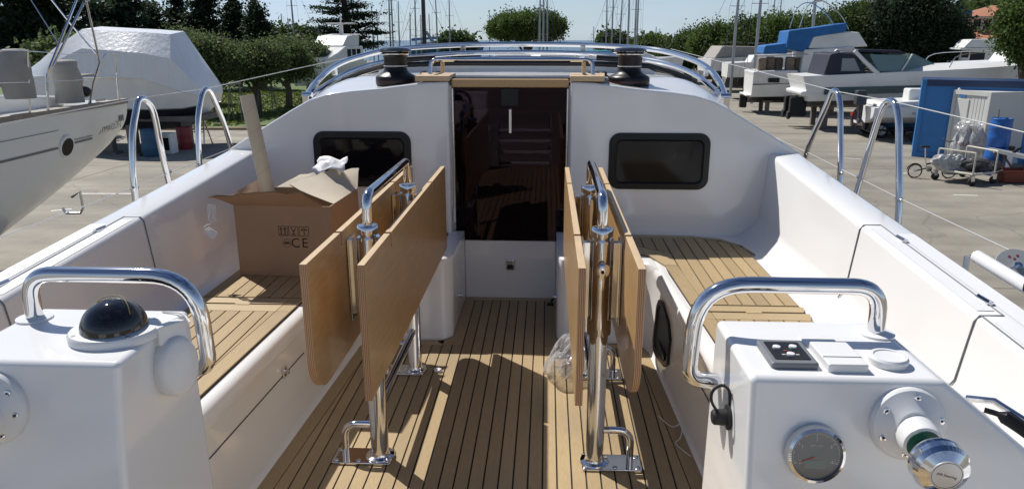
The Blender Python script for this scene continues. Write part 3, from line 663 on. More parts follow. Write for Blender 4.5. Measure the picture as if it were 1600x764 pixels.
# ------------------------------------------------------------------ loose things in the cockpit
bx = thing('cardboard_box', 'open brown cardboard box on the left bench', 'cardboard box', (-.95, 3.25, SZ+.008), R(-3))
w, d, h, th = .44, .40, .325, .005
b0 = lambda: MB()
def wall(nm, a, b_, mi=None): return MB().b2(a, b_).build(nm, [card], bx, local=True)
wall('side_panel', (-w/2, -d/2, 0), (w/2, -d/2+th, h)); wall('side_panel', (-w/2, d/2-th, 0), (w/2, d/2, h)); wall('side_panel', (-w/2, -d/2+th, 0), (-w/2+th, d/2-th, h)); wall('side_panel', (w/2-th, -d/2+th, 0), (w/2, d/2-th, h)); wall('bottom', (-w/2+th, -d/2+th, 0), (w/2-th, d/2-th, .006))
def flap(nm, p0, p1, p2, p3, sw=1):
    # sheet with two skins: brown kraft, and the same kraft painted as if sunlit
    P = [Vector(p) for p in (p0, p1, p2, p3)]; nrm = (P[1]-P[0]).cross(P[3]-P[0]).normalized() * .0022
    nx, ny = 8, 4; b = MB(); G = {}
    for sgn in (-1, 1):
        vs = []
        for j in range(ny+1):
            for i in range(nx+1):
                u, v = i/nx, j/ny; p = (P[0]*(1-u)+P[1]*u)*(1-v) + (P[3]*(1-u)+P[2]*u)*v
                wv = .006*math.sin(u*7+v*3+len(nm)) * v + (.006*math.sin(u*23+1)*v if v == 1 else 0)
                vs.append(p + nrm*sgn + nrm.normalized()*wv)
        b.add(vs, [(j*(nx+1)+i, j*(nx+1)+i+1, (j+1)*(nx+1)+i+1, (j+1)*(nx+1)+i) for j in range(ny) for i in range(nx)], 0 if sgn*sw < 0 else 1)
    return b.build(nm, [card, cardlit], bx, local=True, fix=False)
flap('front_flap', (-w/2, -d/2, h), (w/2-.03, -d/2, h), (w/2-.09, -d/2-.10, h+.085), (-w/2-.05, -d/2-.12, h+.065), -1)
flap('back_flap', (w/2, d/2, h), (-w/2+.03, d/2, h), (-w/2+.12, d/2+.09, h+.045), (w/2-.02, d/2+.10, h+.085), -1)
flap('right_flap', (w/2, -d/2+.05, h), (w/2, d/2, h), (w/2-.10, d/2+.03, h+.105), (w/2-.25, -d/2+.17, h+.055))
flap('left_flap', (-w/2, d/2, h), (-w/2, -d/2, h), (-w/2-.03, -d/2+.02, h+.03), (-w/2-.04, d/2-.02, h+.05))
# printed marks
FX = Matrix.Translation((0, -d/2-.0012, 0)) @ Matrix.Rotation(R(90), 4, 'X')
text('printed_letter', 'C', .062, ink, bx, FX @ Matrix.Translation((.052, .155, 0)), local=True); text('printed_letter', 'E', .062, ink, bx, FX @ Matrix.Translation((.095, .156, 0)), local=True)
b = MB()
def ln(p, q, wd=.0022):
    p, q = Vector((p[0], p[1], 0)), Vector((q[0], q[1], 0)); t = (q-p).normalized(); n = Vector((-t.y, t.x, 0))*wd/2
    b.add([FX @ v for v in (p-n, q-n, q+n, p+n)], [(0, 1, 2, 3)])
for i in range(3):
    x0 = -.022 + .048*i; y0 = .19; b = MB()
    for pq in (((x0, y0), (x0+.042, y0)), ((x0+.042, y0), (x0+.042, y0+.042)), ((x0+.042, y0+.042), (x0, y0+.042)), ((x0, y0+.042), (x0, y0))): ln(*pq)
    cx = x0 + .021
    if i == 0:
        for dx in (-.009, .009): ln((cx+dx, y0+.008), (cx+dx, y0+.036), .004); ln((cx+dx-.006, y0+.027), (cx+dx, y0+.037)); ln((cx+dx+.006, y0+.027), (cx+dx, y0+.037))
        ln((cx-.016, y0+.005), (cx+.016, y0+.005))
    if i == 1: ln((cx-.011, y0+.036), (cx, y0+.018), .003); ln((cx+.011, y0+.036), (cx, y0+.018), .003); ln((cx, y0+.02), (cx, y0+.006), .003); ln((cx-.01, y0+.006), (cx+.01, y0+.006), .003)
    if i < 2: b.build('printed_symbol', ink, bx, local=True, fix=False)
    if i == 2: ln((cx-.014, y0+.026), (cx, y0+.036), .003); ln((cx+.014, y0+.026), (cx, y0+.036), .003); ln((cx-.014, y0+.026), (cx+.014, y0+.026), .003); ln((cx, y0+.026), (cx, y0+.008), .003); ln((cx, y0+.008), (cx+.006, y0+.008), .003)
b.build('printed_symbol', ink, bx, local=True, fix=False); b = MB()
for k in range(20): a, a2 = 2*math.pi*k/20, 2*math.pi*(k+1)/20; ln((.012+.018*math.cos(a), .156+.018*math.sin(a)), (.012+.018*math.cos(a2), .156+.018*math.sin(a2)), .0016)
for k in range(3): ln((.0+.008*k, .150), (.004+.008*k, .162), .003); ln((.004+.008*k, .162), (.008+.008*k, .150), .003)
b.build('printed_roundel', ink, bx, local=True, fix=False)
# cardboard tube standing in the box
ct = thing('cardboard_tube', 'long brown cardboard tube standing upright in the open box', 'cardboard tube', (-1.03, 3.2, SZ+.02))
p0, p1 = Vector((-1.03, 3.20, SZ+.02)), Vector((-1.128, 3.2, 1.215)); ax = (p1-p0).normalized(); M3 = frame((0,0,0), (1, 0, 0), ax).to_3x3(); ln_ = (p1-p0).length
MB().lathe([(.027, 0), (.031, .004), (.031, ln_-.003), (.030, ln_), (.026, ln_), (.025, ln_-.06)], p0, M3, 24).build('tube_wall', tubem, ct, angle=40)
MB().tube([p0 + M3 @ Vector((.0312*math.cos(a), .0312*math.sin(a), .28 + .0145*a)) for a in np.linspace(0, 34, 150)], .0006, 4).build('spiral_seam', card, ct)
def crumple(name, c, size, m, label, cat, seed, n=7, flat=1.0, amp=.35):
    r = np.random.default_rng(seed); bm = bmesh.new(); bmesh.ops.create_icosphere(bm, subdivisions=4, radius=1)
    dirs = r.normal(size=(18, 3)); dirs /= np.linalg.norm(dirs, axis=1)[:, None]; am = r.uniform(-amp, amp, 18)
    for v in bm.verts:
        d = np.array(v.co); q_ = dirs @ d; k = 1 + float(np.sum(am * np.abs(q_) ** 6)) + amp * float(np.abs(np.sin(q_[0]*7 + q_[1]*5)) + np.abs(np.sin(q_[2]*9 + q_[3]*6)) + .5*np.abs(np.sin(q_[4]*17)) - 1.3) * .32
        v.co = Vector(d * k)
        v.co = Vector((c[0] + v.co.x*size[0], c[1] + v.co.y*size[1], c[2] + v.co.z*size[2]))
    me = bpy.data.meshes.new(name); bm.to_mesh(me); bm.free(); me.materials.append(m)
    o = link(name, me, angle=18); return tag(o, label, cat)
paper = mat('white_paper', (.72, .71, .72), .7)
film = mat('clear_film', (.9, .9, .9), .1)
def filmn(m):
    nt = m.node_tree; nt.nodes.clear(); N = nt.nodes.new; K = nt.links.new
    o = N('ShaderNodeOutputMaterial'); mixs = N('ShaderNodeMixShader'); tr = N('ShaderNodeBsdfTransparent'); a = N('ShaderNodeBsdfGlossy'); lw = N('ShaderNodeLayerWeight'); lw.inputs[0].default_value = .45
    a.inputs['Roughness'].default_value = .22; tr.inputs[0].default_value = (.96, .96, .96, 1); mm = N('ShaderNodeMath'); mm.operation = 'MULTIPLY_ADD'; mm.inputs[1].default_value = .7; mm.inputs[2].default_value = .16
    df = N('ShaderNodeBsdfDiffuse'); df.inputs[0].default_value = (.8, .8, .82, 1); m2 = N('ShaderNodeMixShader'); m2.inputs[0].default_value = .35; K(a.outputs[0], m2.inputs[1]); K(df.outputs[0], m2.inputs[2])
    K(lw.outputs['Facing'], mm.inputs[0]); K(mm.outputs[0], mixs.inputs[0]); K(tr.outputs[0], mixs.inputs[1]); K(m2.outputs[0], mixs.inputs[2]); K(mixs.outputs[0], o.inputs[0])
filmn(film)
def sheetpaper(name, c, a, b_, m, seed, nx=9, ny=6, amp=.012):
    r = np.random.default_rng(seed); H = r.normal(size=(ny, nx))*amp; a, b_, c = Vector(a), Vector(b_), Vector(c); nn = a.cross(b_).normalized()
    vs = [c + a*((i/(nx-1)-.5) + r.normal()*.02) + b_*((j/(ny-1)-.5) + r.normal()*.03) + nn*(H[j, i] + .012*math.sin(i*.9+j*.5+seed)) for j in range(ny) for i in range(nx)]
    return MB().add(vs, [(j*nx+i, j*nx+i+1, (j+1)*nx+i+1, (j+1)*nx+i) for j in range(ny-1) for i in range(nx-1)]).build(name, m, angle=20)
pp = sheetpaper('packing_paper', (-.85, 3.44, .872), (.15, 0, .01), (0, .09, .045), paper, 3, amp=.005); md = pp.modifiers.new('thick', 'SOLIDIFY'); md.thickness = .001
tag(pp, 'crumpled white paper lying on the cardboard box flaps', 'paper')
crumple('plastic_bag', (.285, 3.0, .075), (.06, .08, .082), film, 'crumpled clear plastic bag on the teak sole by the right table', 'plastic bag', 5, amp=.55)
crumple('paper_scrap', (-.28, 2.99, .008), (.018, .014, .010), paper, 'small white paper scrap on the teak sole by the left table', 'paper scrap', 9)
lb = thing('swing_tag', 'white tag in clear film dangling on string from the box flap', 'tag', (-1.23, 2.93, .62))
b = MB().prism(rrect(-.026, -.018, .026, .018, .005), -.0015, .0015).xf(frame((-1.232, 2.93, .655), (.8, 0, -.55), (0.1, -1, .2))); b.build('tag_card', paper, lb)
b = MB().prism(rrect(-.016, -.03, .022, .045, .006), -.001, .001).xf(frame((-1.222, 2.935, .735), (1, 0, 0), (0.05, -1, .1))); b.build('film_sleeve', film, lb)
MB().tube(smooth([(-1.225, 2.93, .75), (-1.23, 2.925, .72), (-1.223, 2.925, .70), (-1.245, 2.92, .69), (-1.255, 2.92, .675), (-1.23, 2.925, .668)], 4), .0022, 5).build('string', paper, lb)
st = MB().tube(smooth([(.66, 2.62, .006), (.70, 2.54, .006), (.735, 2.52, .03), (.72, 2.46, .006), (.695, 2.42, .005), (.72, 2.36, .006), (.735, 2.33, .008)], 5), .0022, 5).build('loose_string', paper)
tag(st, 'loose bit of white string lying beside the right bench', 'string')
# webbing reel on the stern rail, right edge of the view
wr = thing('webbing_reel', 'round grey disc reel on a white tube at the right edge of the deck', 'reel', (1.68, 2.2, .45))
MB().tube([(1.60, 2.32, .775), (1.655, 1.9, .72), (1.70, 1.5, .67)], .021, 14).build('reel_tube', white, wr)
MB().tube([(1.60, 2.32, .775), (1.595, 2.36, .76), (1.60, 2.36, .40)], .010, 8).build('reel_bracket', steel, wr)
rm = frame((1.70, 2.27, .755), (1, .1, 0), (-.15, -.72, .68)).to_3x3()
dk = MB().lathe([(.062, -.006), (.064, 0), (.062, .006), (.02, .007)], (1.70, 2.27, .755), rm, 36).build('reel_disc', mat('reel_grey', (.33, .34, .34), .35), wr, angle=30)
MB().lathe([(.012, .006), (.012, .016), (.006, .018)], (1.70, 2.27, .755), rm, 14).build('reel_hub', steel, wr)
MB().tube([Vector((1.70, 2.27, .755)) + rm @ Vector(p) for p in ((.0, .0, .016), (-.03, -.012, .018), (-.04, -.016, .018))], .004, 8).build('reel_handle', steel, wr)
rd = mat('red_print', (.25, .03, .06), .5)
for (x, y) in ((-.012, .036), (0, .026), (.012, .036)): MB().lathe([(.0045, .006), (.0045, .0075)], Vector((1.70, 2.27, .755)) + rm @ Vector((x, y, 0)), rm, 8).build('reel_print', rd, dk)
text('reel_print', 'reel', .012, ink, dk, Matrix.Translation((1.70, 2.27, .755)) @ rm.to_4x4() @ Matrix.Translation((0, .052, .0078))) if False else None
MB().b2((1.60, 2.02, .74), (1.66, 2.08, .78)).build('reel_clip', blackp, wr, bevel=.006)

# ------------------------------------------------------------------ the boatyard: ground, grass, sea, hill
conc = mat('yard_concrete', (.295, .27, .22), .85, var=.10, vscale=.35, bump=.10, bscale=14, dirt=((.19, .172, .138), .8, .16))
def yardfine(m):
    nt = m.node_tree; b = nt.nodes['Principled BSDF']; N = nt.nodes.new; K = nt.links.new
    src = b.inputs['Base Color'].links[0].from_socket
    t = N('ShaderNodeTexCoord'); mq = N('ShaderNodeMapping'); mq.inputs['Scale'].default_value = (.12, 1.3, 1); mq.inputs['Rotation'].default_value = (0, 0, .25); K(t.outputs['Object'], mq.inputs[0])
    n2 = N('ShaderNodeTexNoise'); n2.inputs['Scale'].default_value = .9; n2.inputs['Detail'].default_value = 7; K(mq.outputs[0], n2.inputs['Vector'])
    r2 = N('ShaderNodeMapRange'); r2.inputs['From Min'].default_value = .35; r2.inputs['From Max'].default_value = .7; r2.inputs['To Min'].default_value = 1.1; r2.inputs['To Max'].default_value = .72; K(n2.outputs['Fac'], r2.inputs[0])
    x2 = N('ShaderNodeMix'); x2.data_type = 'RGBA'; x2.blend_type = 'MULTIPLY'; x2.inputs['Factor'].default_value = 1; K(src, x2.inputs['A']); K(r2.outputs[0], x2.inputs['B']); src = x2.outputs['Result']
    vo = N('ShaderNodeTexVoronoi'); vo.feature = 'DISTANCE_TO_EDGE'; vo.inputs['Scale'].default_value = .16; nd = N('ShaderNodeTexNoise'); nd.inputs['Scale'].default_value = 1.2; nd.inputs['Detail'].default_value = 6; K(t.outputs['Object'], nd.inputs['Vector'])
    av = N('ShaderNodeVectorMath'); av.operation = 'ADD'; K(t.outputs['Object'], av.inputs[0]); K(nd.outputs['Color'], av.inputs[1]); K(av.outputs[0], vo.inputs['Vector'])
    r3 = N('ShaderNodeMapRange'); r3.inputs['From Max'].default_value = .008; r3.inputs['To Min'].default_value = .78; r3.inputs['To Max'].default_value = 1; K(vo.outputs['Distance'], r3.inputs[0])
    x3 = N('ShaderNodeMix'); x3.data_type = 'RGBA'; x3.blend_type = 'MULTIPLY'; x3.inputs['Factor'].default_value = 1; K(src, x3.inputs['A']); K(r3.outputs[0], x3.inputs['B']); src = x3.outputs['Result']
    n = N('ShaderNodeTexNoise'); n.inputs['Scale'].default_value = 1.1; n.inputs['Detail'].default_value = 12; n.inputs['Roughness'].default_value = .75; K(t.outputs['Object'], n.inputs['Vector'])
    w = N('ShaderNodeTexWave'); w.inputs['Scale'].default_value = .9; w.inputs['Distortion'].default_value = 5; w.inputs['Detail'].default_value = 3; w.bands_direction = 'X'; K(t.outputs['Object'], w.inputs['Vector'])
    a = N('ShaderNodeMath'); a.operation = 'MULTIPLY_ADD'; a.inputs[1].default_value = .0; K(w.outputs['Fac'], a.inputs[0]); K(n.outputs['Fac'], a.inputs[2])
    r = N('ShaderNodeMapRange'); r.inputs['From Min'].default_value = .3; r.inputs['From Max'].default_value = .8; r.inputs['To Min'].default_value = .80; r.inputs['To Max'].default_value = 1.16; K(a.outputs[0], r.inputs[0])
    x = N('ShaderNodeMix'); x.data_type = 'RGBA'; x.blend_type = 'MULTIPLY'; x.inputs['Factor'].default_value = 1; K(src, x.inputs['A']); K(r.outputs[0], x.inputs['B']); K(x.outputs['Result'], b.inputs['Base Color'])
yardfine(conc)
def sheet(name, poly, z, m, **k):
    o = MB().add([(x, y, z) for x, y in poly], [tuple(range(len(poly)))]).build(name, m); tag(o, kind='structure'); return o
ground = sheet('ground', [(-400, -300), (400, -300), (400, 150), (-400, 150)], GZ, conc)
joint = mat('slab_joint', (.20, .18, .145), .9); linep = mat('worn_line_paint', (.62, .60, .55), .7, var=.25, vscale=2)
jt = MB()
for y in range(-12, 75, 12): jt.b2((-45, y-.02, GZ+.001), (45, y+.02, GZ+.004))
for x in range(-42, 44, 14): jt.b2((x-.02, -12, GZ+.0012), (x+.02, 72, GZ+.0045))
tag(jt.build('slab_joints', joint), kind='structure')
for (a, b_) in (((118, 303), (205, 303)), ((1470, 190), (1550, 205)), ((1310, 247), (1345, 249)), ((1490, 305), (1528, 306)), ((1400, 272), (1418, 271)), ((80, 330), (112, 327))):
    p, q = AZ(*a, GZ), AZ(*b_, GZ); m_ = MB().tube([p + Vector((0, 0, .001)), q + Vector((0, 0, .001))], .06, 4); m_.v = [(x, y, GZ + (.006 if z > GZ + .0 else .002)) for x, y, z in m_.v]
    tag(m_.build('painted_line', linep), kind='structure')
sea = sheet('sea', [(-6000, 150.0), (6000, 150.0), (6000, 9000), (-6000, 9000)], GZ - 1.2, mat('sea_water', (.02, .075, .12), .25, bump=.6, bscale=.5))
grassm = mat('lawn', (.085, .13, .03), .9, var=.35, vscale=.8, bump=.8, bscale=25)
gl = MB().add([(x, y, GZ + .05) for x, y in ((-70, 33.5), (-15.2, 33.5), (-12.5, 36), (-8, 60), (-6, 110), (-160, 110), (-160, 40))], [tuple(range(7))]).build('lawn', grassm); tag(gl, kind='structure')
kb = MB(); kp = smooth([(-70, 33.4, 0), (-16, 33.4, 0), (-12.4, 36, 0), (-9.8, 48, 0), (-7.9, 60, 0)], 6)
kb.loft([[(p.x, p.y-.12, GZ-.02), (p.x, p.y-.12, GZ+.11), (p.x+.0, p.y+.14, GZ+.11), (p.x, p.y+.14, GZ+.0)] for p in kp]); tag(kb.build('kerb', mat('kerb_stone', (.30, .22, .16), .9, var=.2, vscale=3)), kind='structure')
# grass blades on the lawn
def quads(name, C, S, m, parent=None, flat=0.0, aspect=1.0, r=rng, local=False):
    n = len(C); u = r.normal(size=(n, 3)); u[:, 2] *= (1 - flat); u /= np.linalg.norm(u, axis=1)[:, None]
    w = r.normal(size=(n, 3)); w[:, 2] *= (1 - flat); w -= u * np.sum(u*w, axis=1)[:, None]; w /= np.linalg.norm(w, axis=1)[:, None]
    S = np.asarray(S).reshape(-1, 1) * np.ones((n, 1)); a = u * S; b = w * S * aspect
    V = np.stack([C - a - b*.3, C + b, C + a - b*.3, C - b*.8], axis=1).reshape(-1, 3)
    me = bpy.data.meshes.new(name); me.vertices.add(4*n); me.vertices.foreach_set('co', V.astype(np.float32).ravel())
    me.loops.add(4*n); me.loops.foreach_set('vertex_index', np.arange(4*n, dtype=np.int32)); me.polygons.add(n)
    me.polygons.foreach_set('loop_start', np.arange(0, 4*n, 4, dtype=np.int32)); me.update(calc_edges=True); me.materials.append(m)
    o = bpy.data.objects.new(name, me); col.objects.link(o)
    if parent: attach(o, parent, local)
    return o
def leafmat(name, c1, c2, c3=None, trans=.42):
    m = bpy.data.materials.new(name); m.use_nodes = True; nt = m.node_tree; b = nt.nodes['Principled BSDF']; N = nt.nodes.new; K = nt.links.new
    g_ = N('ShaderNodeNewGeometry'); r = N('ShaderNodeValToRGB'); r.color_ramp.elements[0].color = (*c1, 1); r.color_ramp.elements[1].color = (*c2, 1)
    t = N('ShaderNodeTexCoord'); n = N('ShaderNodeTexNoise'); n.inputs['Scale'].default_value = .55; n.inputs['Detail'].default_value = 3; K(t.outputs['Object'], n.inputs['Vector'])
    a = N('ShaderNodeMath'); a.operation = 'MULTIPLY_ADD'; a.inputs[1].default_value = .45; K(g_.outputs['Random Per Island'], a.inputs[0]); K(n.outputs['Fac'], a.inputs[2])
    s_ = N('ShaderNodeMath'); s_.operation = 'SUBTRACT'; s_.inputs[1].default_value = .22; K(a.outputs[0], s_.inputs[0])
    K(s_.outputs[0], r.inputs[0]); K(r.outputs[0], b.inputs['Base Color']); b.inputs['Roughness'].default_value = .6; b.inputs['Specular IOR Level'].default_value = .25
    tr = N('ShaderNodeBsdfTranslucent'); K(r.outputs[0], tr.inputs[0]); ms = N('ShaderNodeMixShader'); ms.inputs[0].default_value = trans
    K(b.outputs[0], ms.inputs[1]); K(tr.outputs[0], ms.inputs[2]); K(ms.outputs[0], nt.nodes['Material Output'].inputs[0]); return m
LM = {'pine': leafmat('pine_leaf', (.034, .062, .014), (.135, .20, .048)), 'dark': leafmat('dark_conifer', (.014, .026, .015), (.048, .075, .038)),
      'olive': leafmat('olive_leaf', (.058, .088, .032), (.165, .215, .082)), 'oak': leafmat('oak_leaf', (.030, .050, .016), (.10, .148, .042)), 'grass': leafmat('grass_blade', (.07, .10, .02), (.17, .20, .05))}
n = 16000; gx = rng.uniform(-34, -8, n); gy = rng.uniform(34, 60, n); k_ = gx < -15.2 + (gy-33.5)*.28
gp = quads('grass', np.stack([gx[k_], gy[k_], np.full(k_.sum(), GZ+.07)], 1), rng.uniform(.05, .12, k_.sum()), LM['grass'], aspect=1.4); tag(gp, 'short sunlit grass on the lawn under the olive trees', 'grass', kind='stuff')
bark = mat('bark', (.11, .08, .055), .9, var=.3, vscale=4, bump=.6, bscale=10)

def crown_pts(ells, ncl, nleaf, cr, r=rng, sq=1.0):
    out_ = []
    vol = np.array([e[3]*e[4]*e[5] for e in ells])**.67; vol /= vol.sum()
    for e, v in zip(ells, vol):
        k = max(int(ncl*v), 3); d = r.normal(size=(k, 3)); d /= np.linalg.norm(d, axis=1)[:, None]
        rad = r.uniform(.25, 1.0, k) ** .45
        c = np.array(e[:3]) + d * np.array(e[3:6]) * rad[:, None] * r.uniform(.74, 1.2, k)[:, None]
        L_ = c[:, None, :] + r.normal(size=(k, nleaf, 3)) * cr * r.uniform(.6, 1.3, (k, 1, 1)) * .55 * np.array([1, 1, sq])
        out_.append(L_.reshape(-1, 3))
    return np.concatenate(out_)
TREES = []
def tree(name, label, base, h, ells, lm, ncl=260, nleaf=34, cr=.55, leaf=.16, trunk=.25, group=None, cat='tree', flat=0.0, limbs=5, trunk_to=.6, sq=1.0):
    t = thing(name, label, cat, base, group=group); r = np.random.default_rng(abs(hash(label)) % 1000 if False else sum(map(ord, label)))
    C = crown_pts([(e[0], e[1], e[2], *e[3:6]) for e in ells], ncl, nleaf, cr, r, sq)
    C = C[C[:, 2] > .25]
    quads('crown', C, r.uniform(leaf*.6, leaf*1.25, len(C)), LM[lm], t, flat=flat, aspect=.75, r=r, local=True)
    b = MB(); top = h*trunk_to
    b.tube([(0, 0, -.1), (.05*h*.3, .02, top*.4), (-.02*h*.3, 0, top*.75), (0, 0, top)], [trunk*1.25, trunk, trunk*.75, trunk*.4], 8)
    for k in range(limbs):
        a = 2.4*k + .5; e = ells[k % len(ells)]; z0 = top*(.45 + .1*(k % 4)); q = Vector(e[:3]) + Vector((math.cos(a)*e[3]*.6, math.sin(a)*e[4]*.6, 0))
        b.tube([(0, 0, z0), Vector((0, 0, z0)).lerp(q, .5) + Vector((0, 0, .1*h*.2)), q], [trunk*.45, trunk*.3, trunk*.1], 6)
    b.build('trunk', bark, t, local=True)
    return t
def px_tree(name, label, px, pyb, pyt, pw, Y, lm, shape='round', **k):
    # a tree whose crown spans pw pixels round px and pyb..pyt, standing at depth Y on the ground
    c = AY(px, pyb, Y); tp = AY(px, pyt, Y).z; bt = c.z; rx = (AY(px+pw/2, pyb, Y) - AY(px-pw/2, pyb, Y)).length/2
    z0 = GZ; cz = (tp+bt)/2 - z0; rz = (tp-bt)/2; H = tp - z0
    if shape == 'round':
        r = np.random.default_rng(int(px)); el = [(0, 0, cz, rx*.72, rx*.6, rz*.8)]
        for j in range(6):
            a = 1.05*j + .3; el.append((rx*.5*math.cos(a), rx*.42*math.sin(a), cz + rz*r.uniform(-.35, .45), rx*.46, rx*.42, rz*.46))
    elif shape == 'umbrella':
        el = [(0, 0, cz, rx*.8, rx*.7, rz*.75)]; r = np.random.default_rng(int(px))
        for j in range(9):
            a = .7*j; el.append((rx*.62*math.cos(a), rx*.55*math.sin(a), cz + rz*r.uniform(-.5, .35), rx*.34, rx*.32, rz*.38))
    elif shape == 'cone':
        el = []; m_ = 9
        for j in range(m_): u = j/(m_-1); el.append((rx*.12*math.sin(j*2.1), 0, (bt-z0) + (tp-bt)*u, rx*(1-.86*u), rx*(1-.86*u), rz*.18))
    elif shape == 'cedar':
        el = []; r = np.random.default_rng(int(px)); m_ = 13
        for j in range(m_):
            u = j/(m_-1); sp = rx*(1 - .72*u**1.3); side = 1 if j % 2 else -1
            el.append((side*sp*.42, r.uniform(-.3, .3)*rx, (bt-z0) + (tp-bt)*u, sp*.66, sp*.5, rz*.085))
            el.append((0, 0, (bt-z0) + (tp-bt)*u, sp*.35, sp*.35, rz*.09))
    elif shape == 'layer':
        el = []; r = np.random.default_rng(int(px)); m_ = 15
        for j in range(m_):
            u = j/(m_-1); sp = rx*(1.0 - .35*u)*r.uniform(.65, 1.0); side = 1 if j % 2 else -1
            el.append((side*sp*.5, r.uniform(-.3, .3)*rx, (bt-z0) + (tp-bt)*u + r.normal()*rz*.03, sp*.58, sp*.45, rz*.05)); el.append((-side*sp*.3, 0, (bt-z0) + (tp-bt)*(u+.02), sp*.4, sp*.4, rz*.06))
    return tree(name, label, (c.x, Y, GZ), H, el, lm, **k)
px_tree('cedar_tree', 'tall dark cedar filling the top left corner behind the left yacht', 60, 120, -75, 300, 46, 'dark', 'cedar', ncl=620, nleaf=64, cr=1.0, leaf=.16, flat=.3, sq=.35, trunk=.5, trunk_to=.9, group='dark conifers behind the yard')
px_tree('cedar_tree', 'dark cedar behind the wrapped boat, right of the corner cedar', 196, 110, -25, 110, 50, 'dark', 'cedar', ncl=300, nleaf=56, cr=.9, leaf=.16, flat=.3, sq=.35, trunk=.4, trunk_to=.9, group='dark conifers behind the yard')
px_tree('bay_tree', 'leafy green bush behind the canvas-covered winches of the left yacht', 95, 118, 62, 90, 32, 'olive', ncl=160, nleaf=40, cr=.5, leaf=.13, trunk=.12)
for i, (px, pyt, pw, sh, lb) in enumerate(((243, 8, 24, 'cone', 'slim dark cypress just right of the wrapped boat roof'), (281, -14, 46, 'cone', 'dark conifer second from the wrapped boat'), (322, -22, 70, 'cedar', 'broad dark cedar in the middle of the conifer row'), (367, -6, 54, 'cone', 'dark conifer fourth in the row'), (405, 9, 40, 'cone', 'pointed dark spruce at the right end of the conifer row'))):
    px_tree('conifer_tree', lb, px, 72, pyt, pw, 62 + 3*(i % 2), 'dark', sh, ncl=130, nleaf=60, cr=.75, leaf=.15, flat=.3, sq=.4, trunk=.3, trunk_to=.95, group='dark conifers behind the yard')
for i, (px, pyb, pyt, pw, Y, lb) in enumerate(((335, 132, 60, 105, 40, 'leafy olive tree nearest the wrapped boat'), (398, 130, 66, 95, 42, 'second olive tree from the wrapped boat'), (448, 122, 62, 85, 45, 'third olive tree from the wrapped boat'), (292, 110, 52, 80, 47, 'olive tree peeping over the wrapped boat stern'), (480, 110, 68, 60, 52, 'olive tree next to the white flybridge boat'))):
    px_tree('olive_tree', lb, px, pyb, pyt, pw, Y, 'olive', ncl=340, nleaf=110, cr=.55, leaf=.078, trunk=.2, limbs=6, group='olive trees on the lawn')
for i, (px, pyb, pyt, pw, Y, lb) in enumerate(((455, 85, 50, 90, 75, 'far green tree right of the spruce'), (510, 88, 55, 100, 80, 'far green tree under the big cedar'))):
    px_tree('broadleaf_tree', lb, px, pyb, pyt, pw, Y, 'oak', ncl=170, nleaf=40, cr=.9, leaf=.26, group='far trees behind the lawn')
px_tree('cedar_tree', 'spreading cedar standing against the sky above the white flybridge boat', 543, 76, -34, 128, 70, 'dark', 'layer', ncl=190, nleaf=90, cr=1.15, leaf=.12, flat=.6, sq=.16, trunk=.4, trunk_to=.95)
px_tree('umbrella_pine', 'dome-shaped stone pine standing alone against the sky', 822, 72, 11, 130, 85, 'pine', 'umbrella', ncl=560, nleaf=110, cr=.6, leaf=.125, trunk=.35)
px_tree('umbrella_pine', 'small flat pine left of the dome-shaped stone pine', 715, 72, 54, 56, 100, 'oak', 'umbrella', ncl=110, nleaf=40, cr=.8, leaf=.28, group='small pines on the skyline')
px_tree('umbrella_pine', 'small round pine just right of the sea gap', 955, 76, 50, 52, 95, 'oak', 'umbrella', ncl=130, nleaf=40, cr=.7, leaf=.26, group='small pines on the skyline')
px_tree('umbrella_pine', 'low wide pine behind the right winch', 1015, 80, 57, 64, 90, 'pine', 'umbrella', ncl=130, nleaf=40, cr=.7, leaf=.26, group='small pines on the skyline')
for i, (px, pyb, pyt, pw, Y, lm, lb) in enumerate(((1075, 110, 52, 100, 74, 'oak', 'leftmost bushy tree of the right tree belt'), (1120, 112, 32, 95, 70, 'pine', 'second bushy tree of the right tree belt'), (1172, 112, 22, 95, 68, 'oak', 'third bushy tree of the right tree belt'), (1225, 110, 24, 100, 66, 'pine', 'tree behind the blue canvas of the right flybridge boat'), (1285, 110, 12, 110, 64, 'oak', 'tree right of the blue canvas in the tree belt'), (1345, 112, -8, 130, 60, 'oak', 'tall dark tree behind the sport cruiser windscreen'), (1420, 112, -22, 150, 57, 'dark', 'tallest dark tree of the right belt, above the inflatable dinghy'), (1468, 105, 18, 70, 59, 'dark', 'dark tree end of the belt beside the red-roofed building'))):
    px_tree('belt_tree', lb, px, pyb, pyt, pw, Y, lm, ncl=480, nleaf=100, cr=.7, leaf=.12, trunk=.35, group='tree belt behind the right boats')
px_tree('pine_tree', 'sunlit pine at the right edge above the white container', 1598, 130, -55, 110, 33, 'pine', ncl=520, nleaf=70, cr=.4, leaf=.075, trunk=.2)

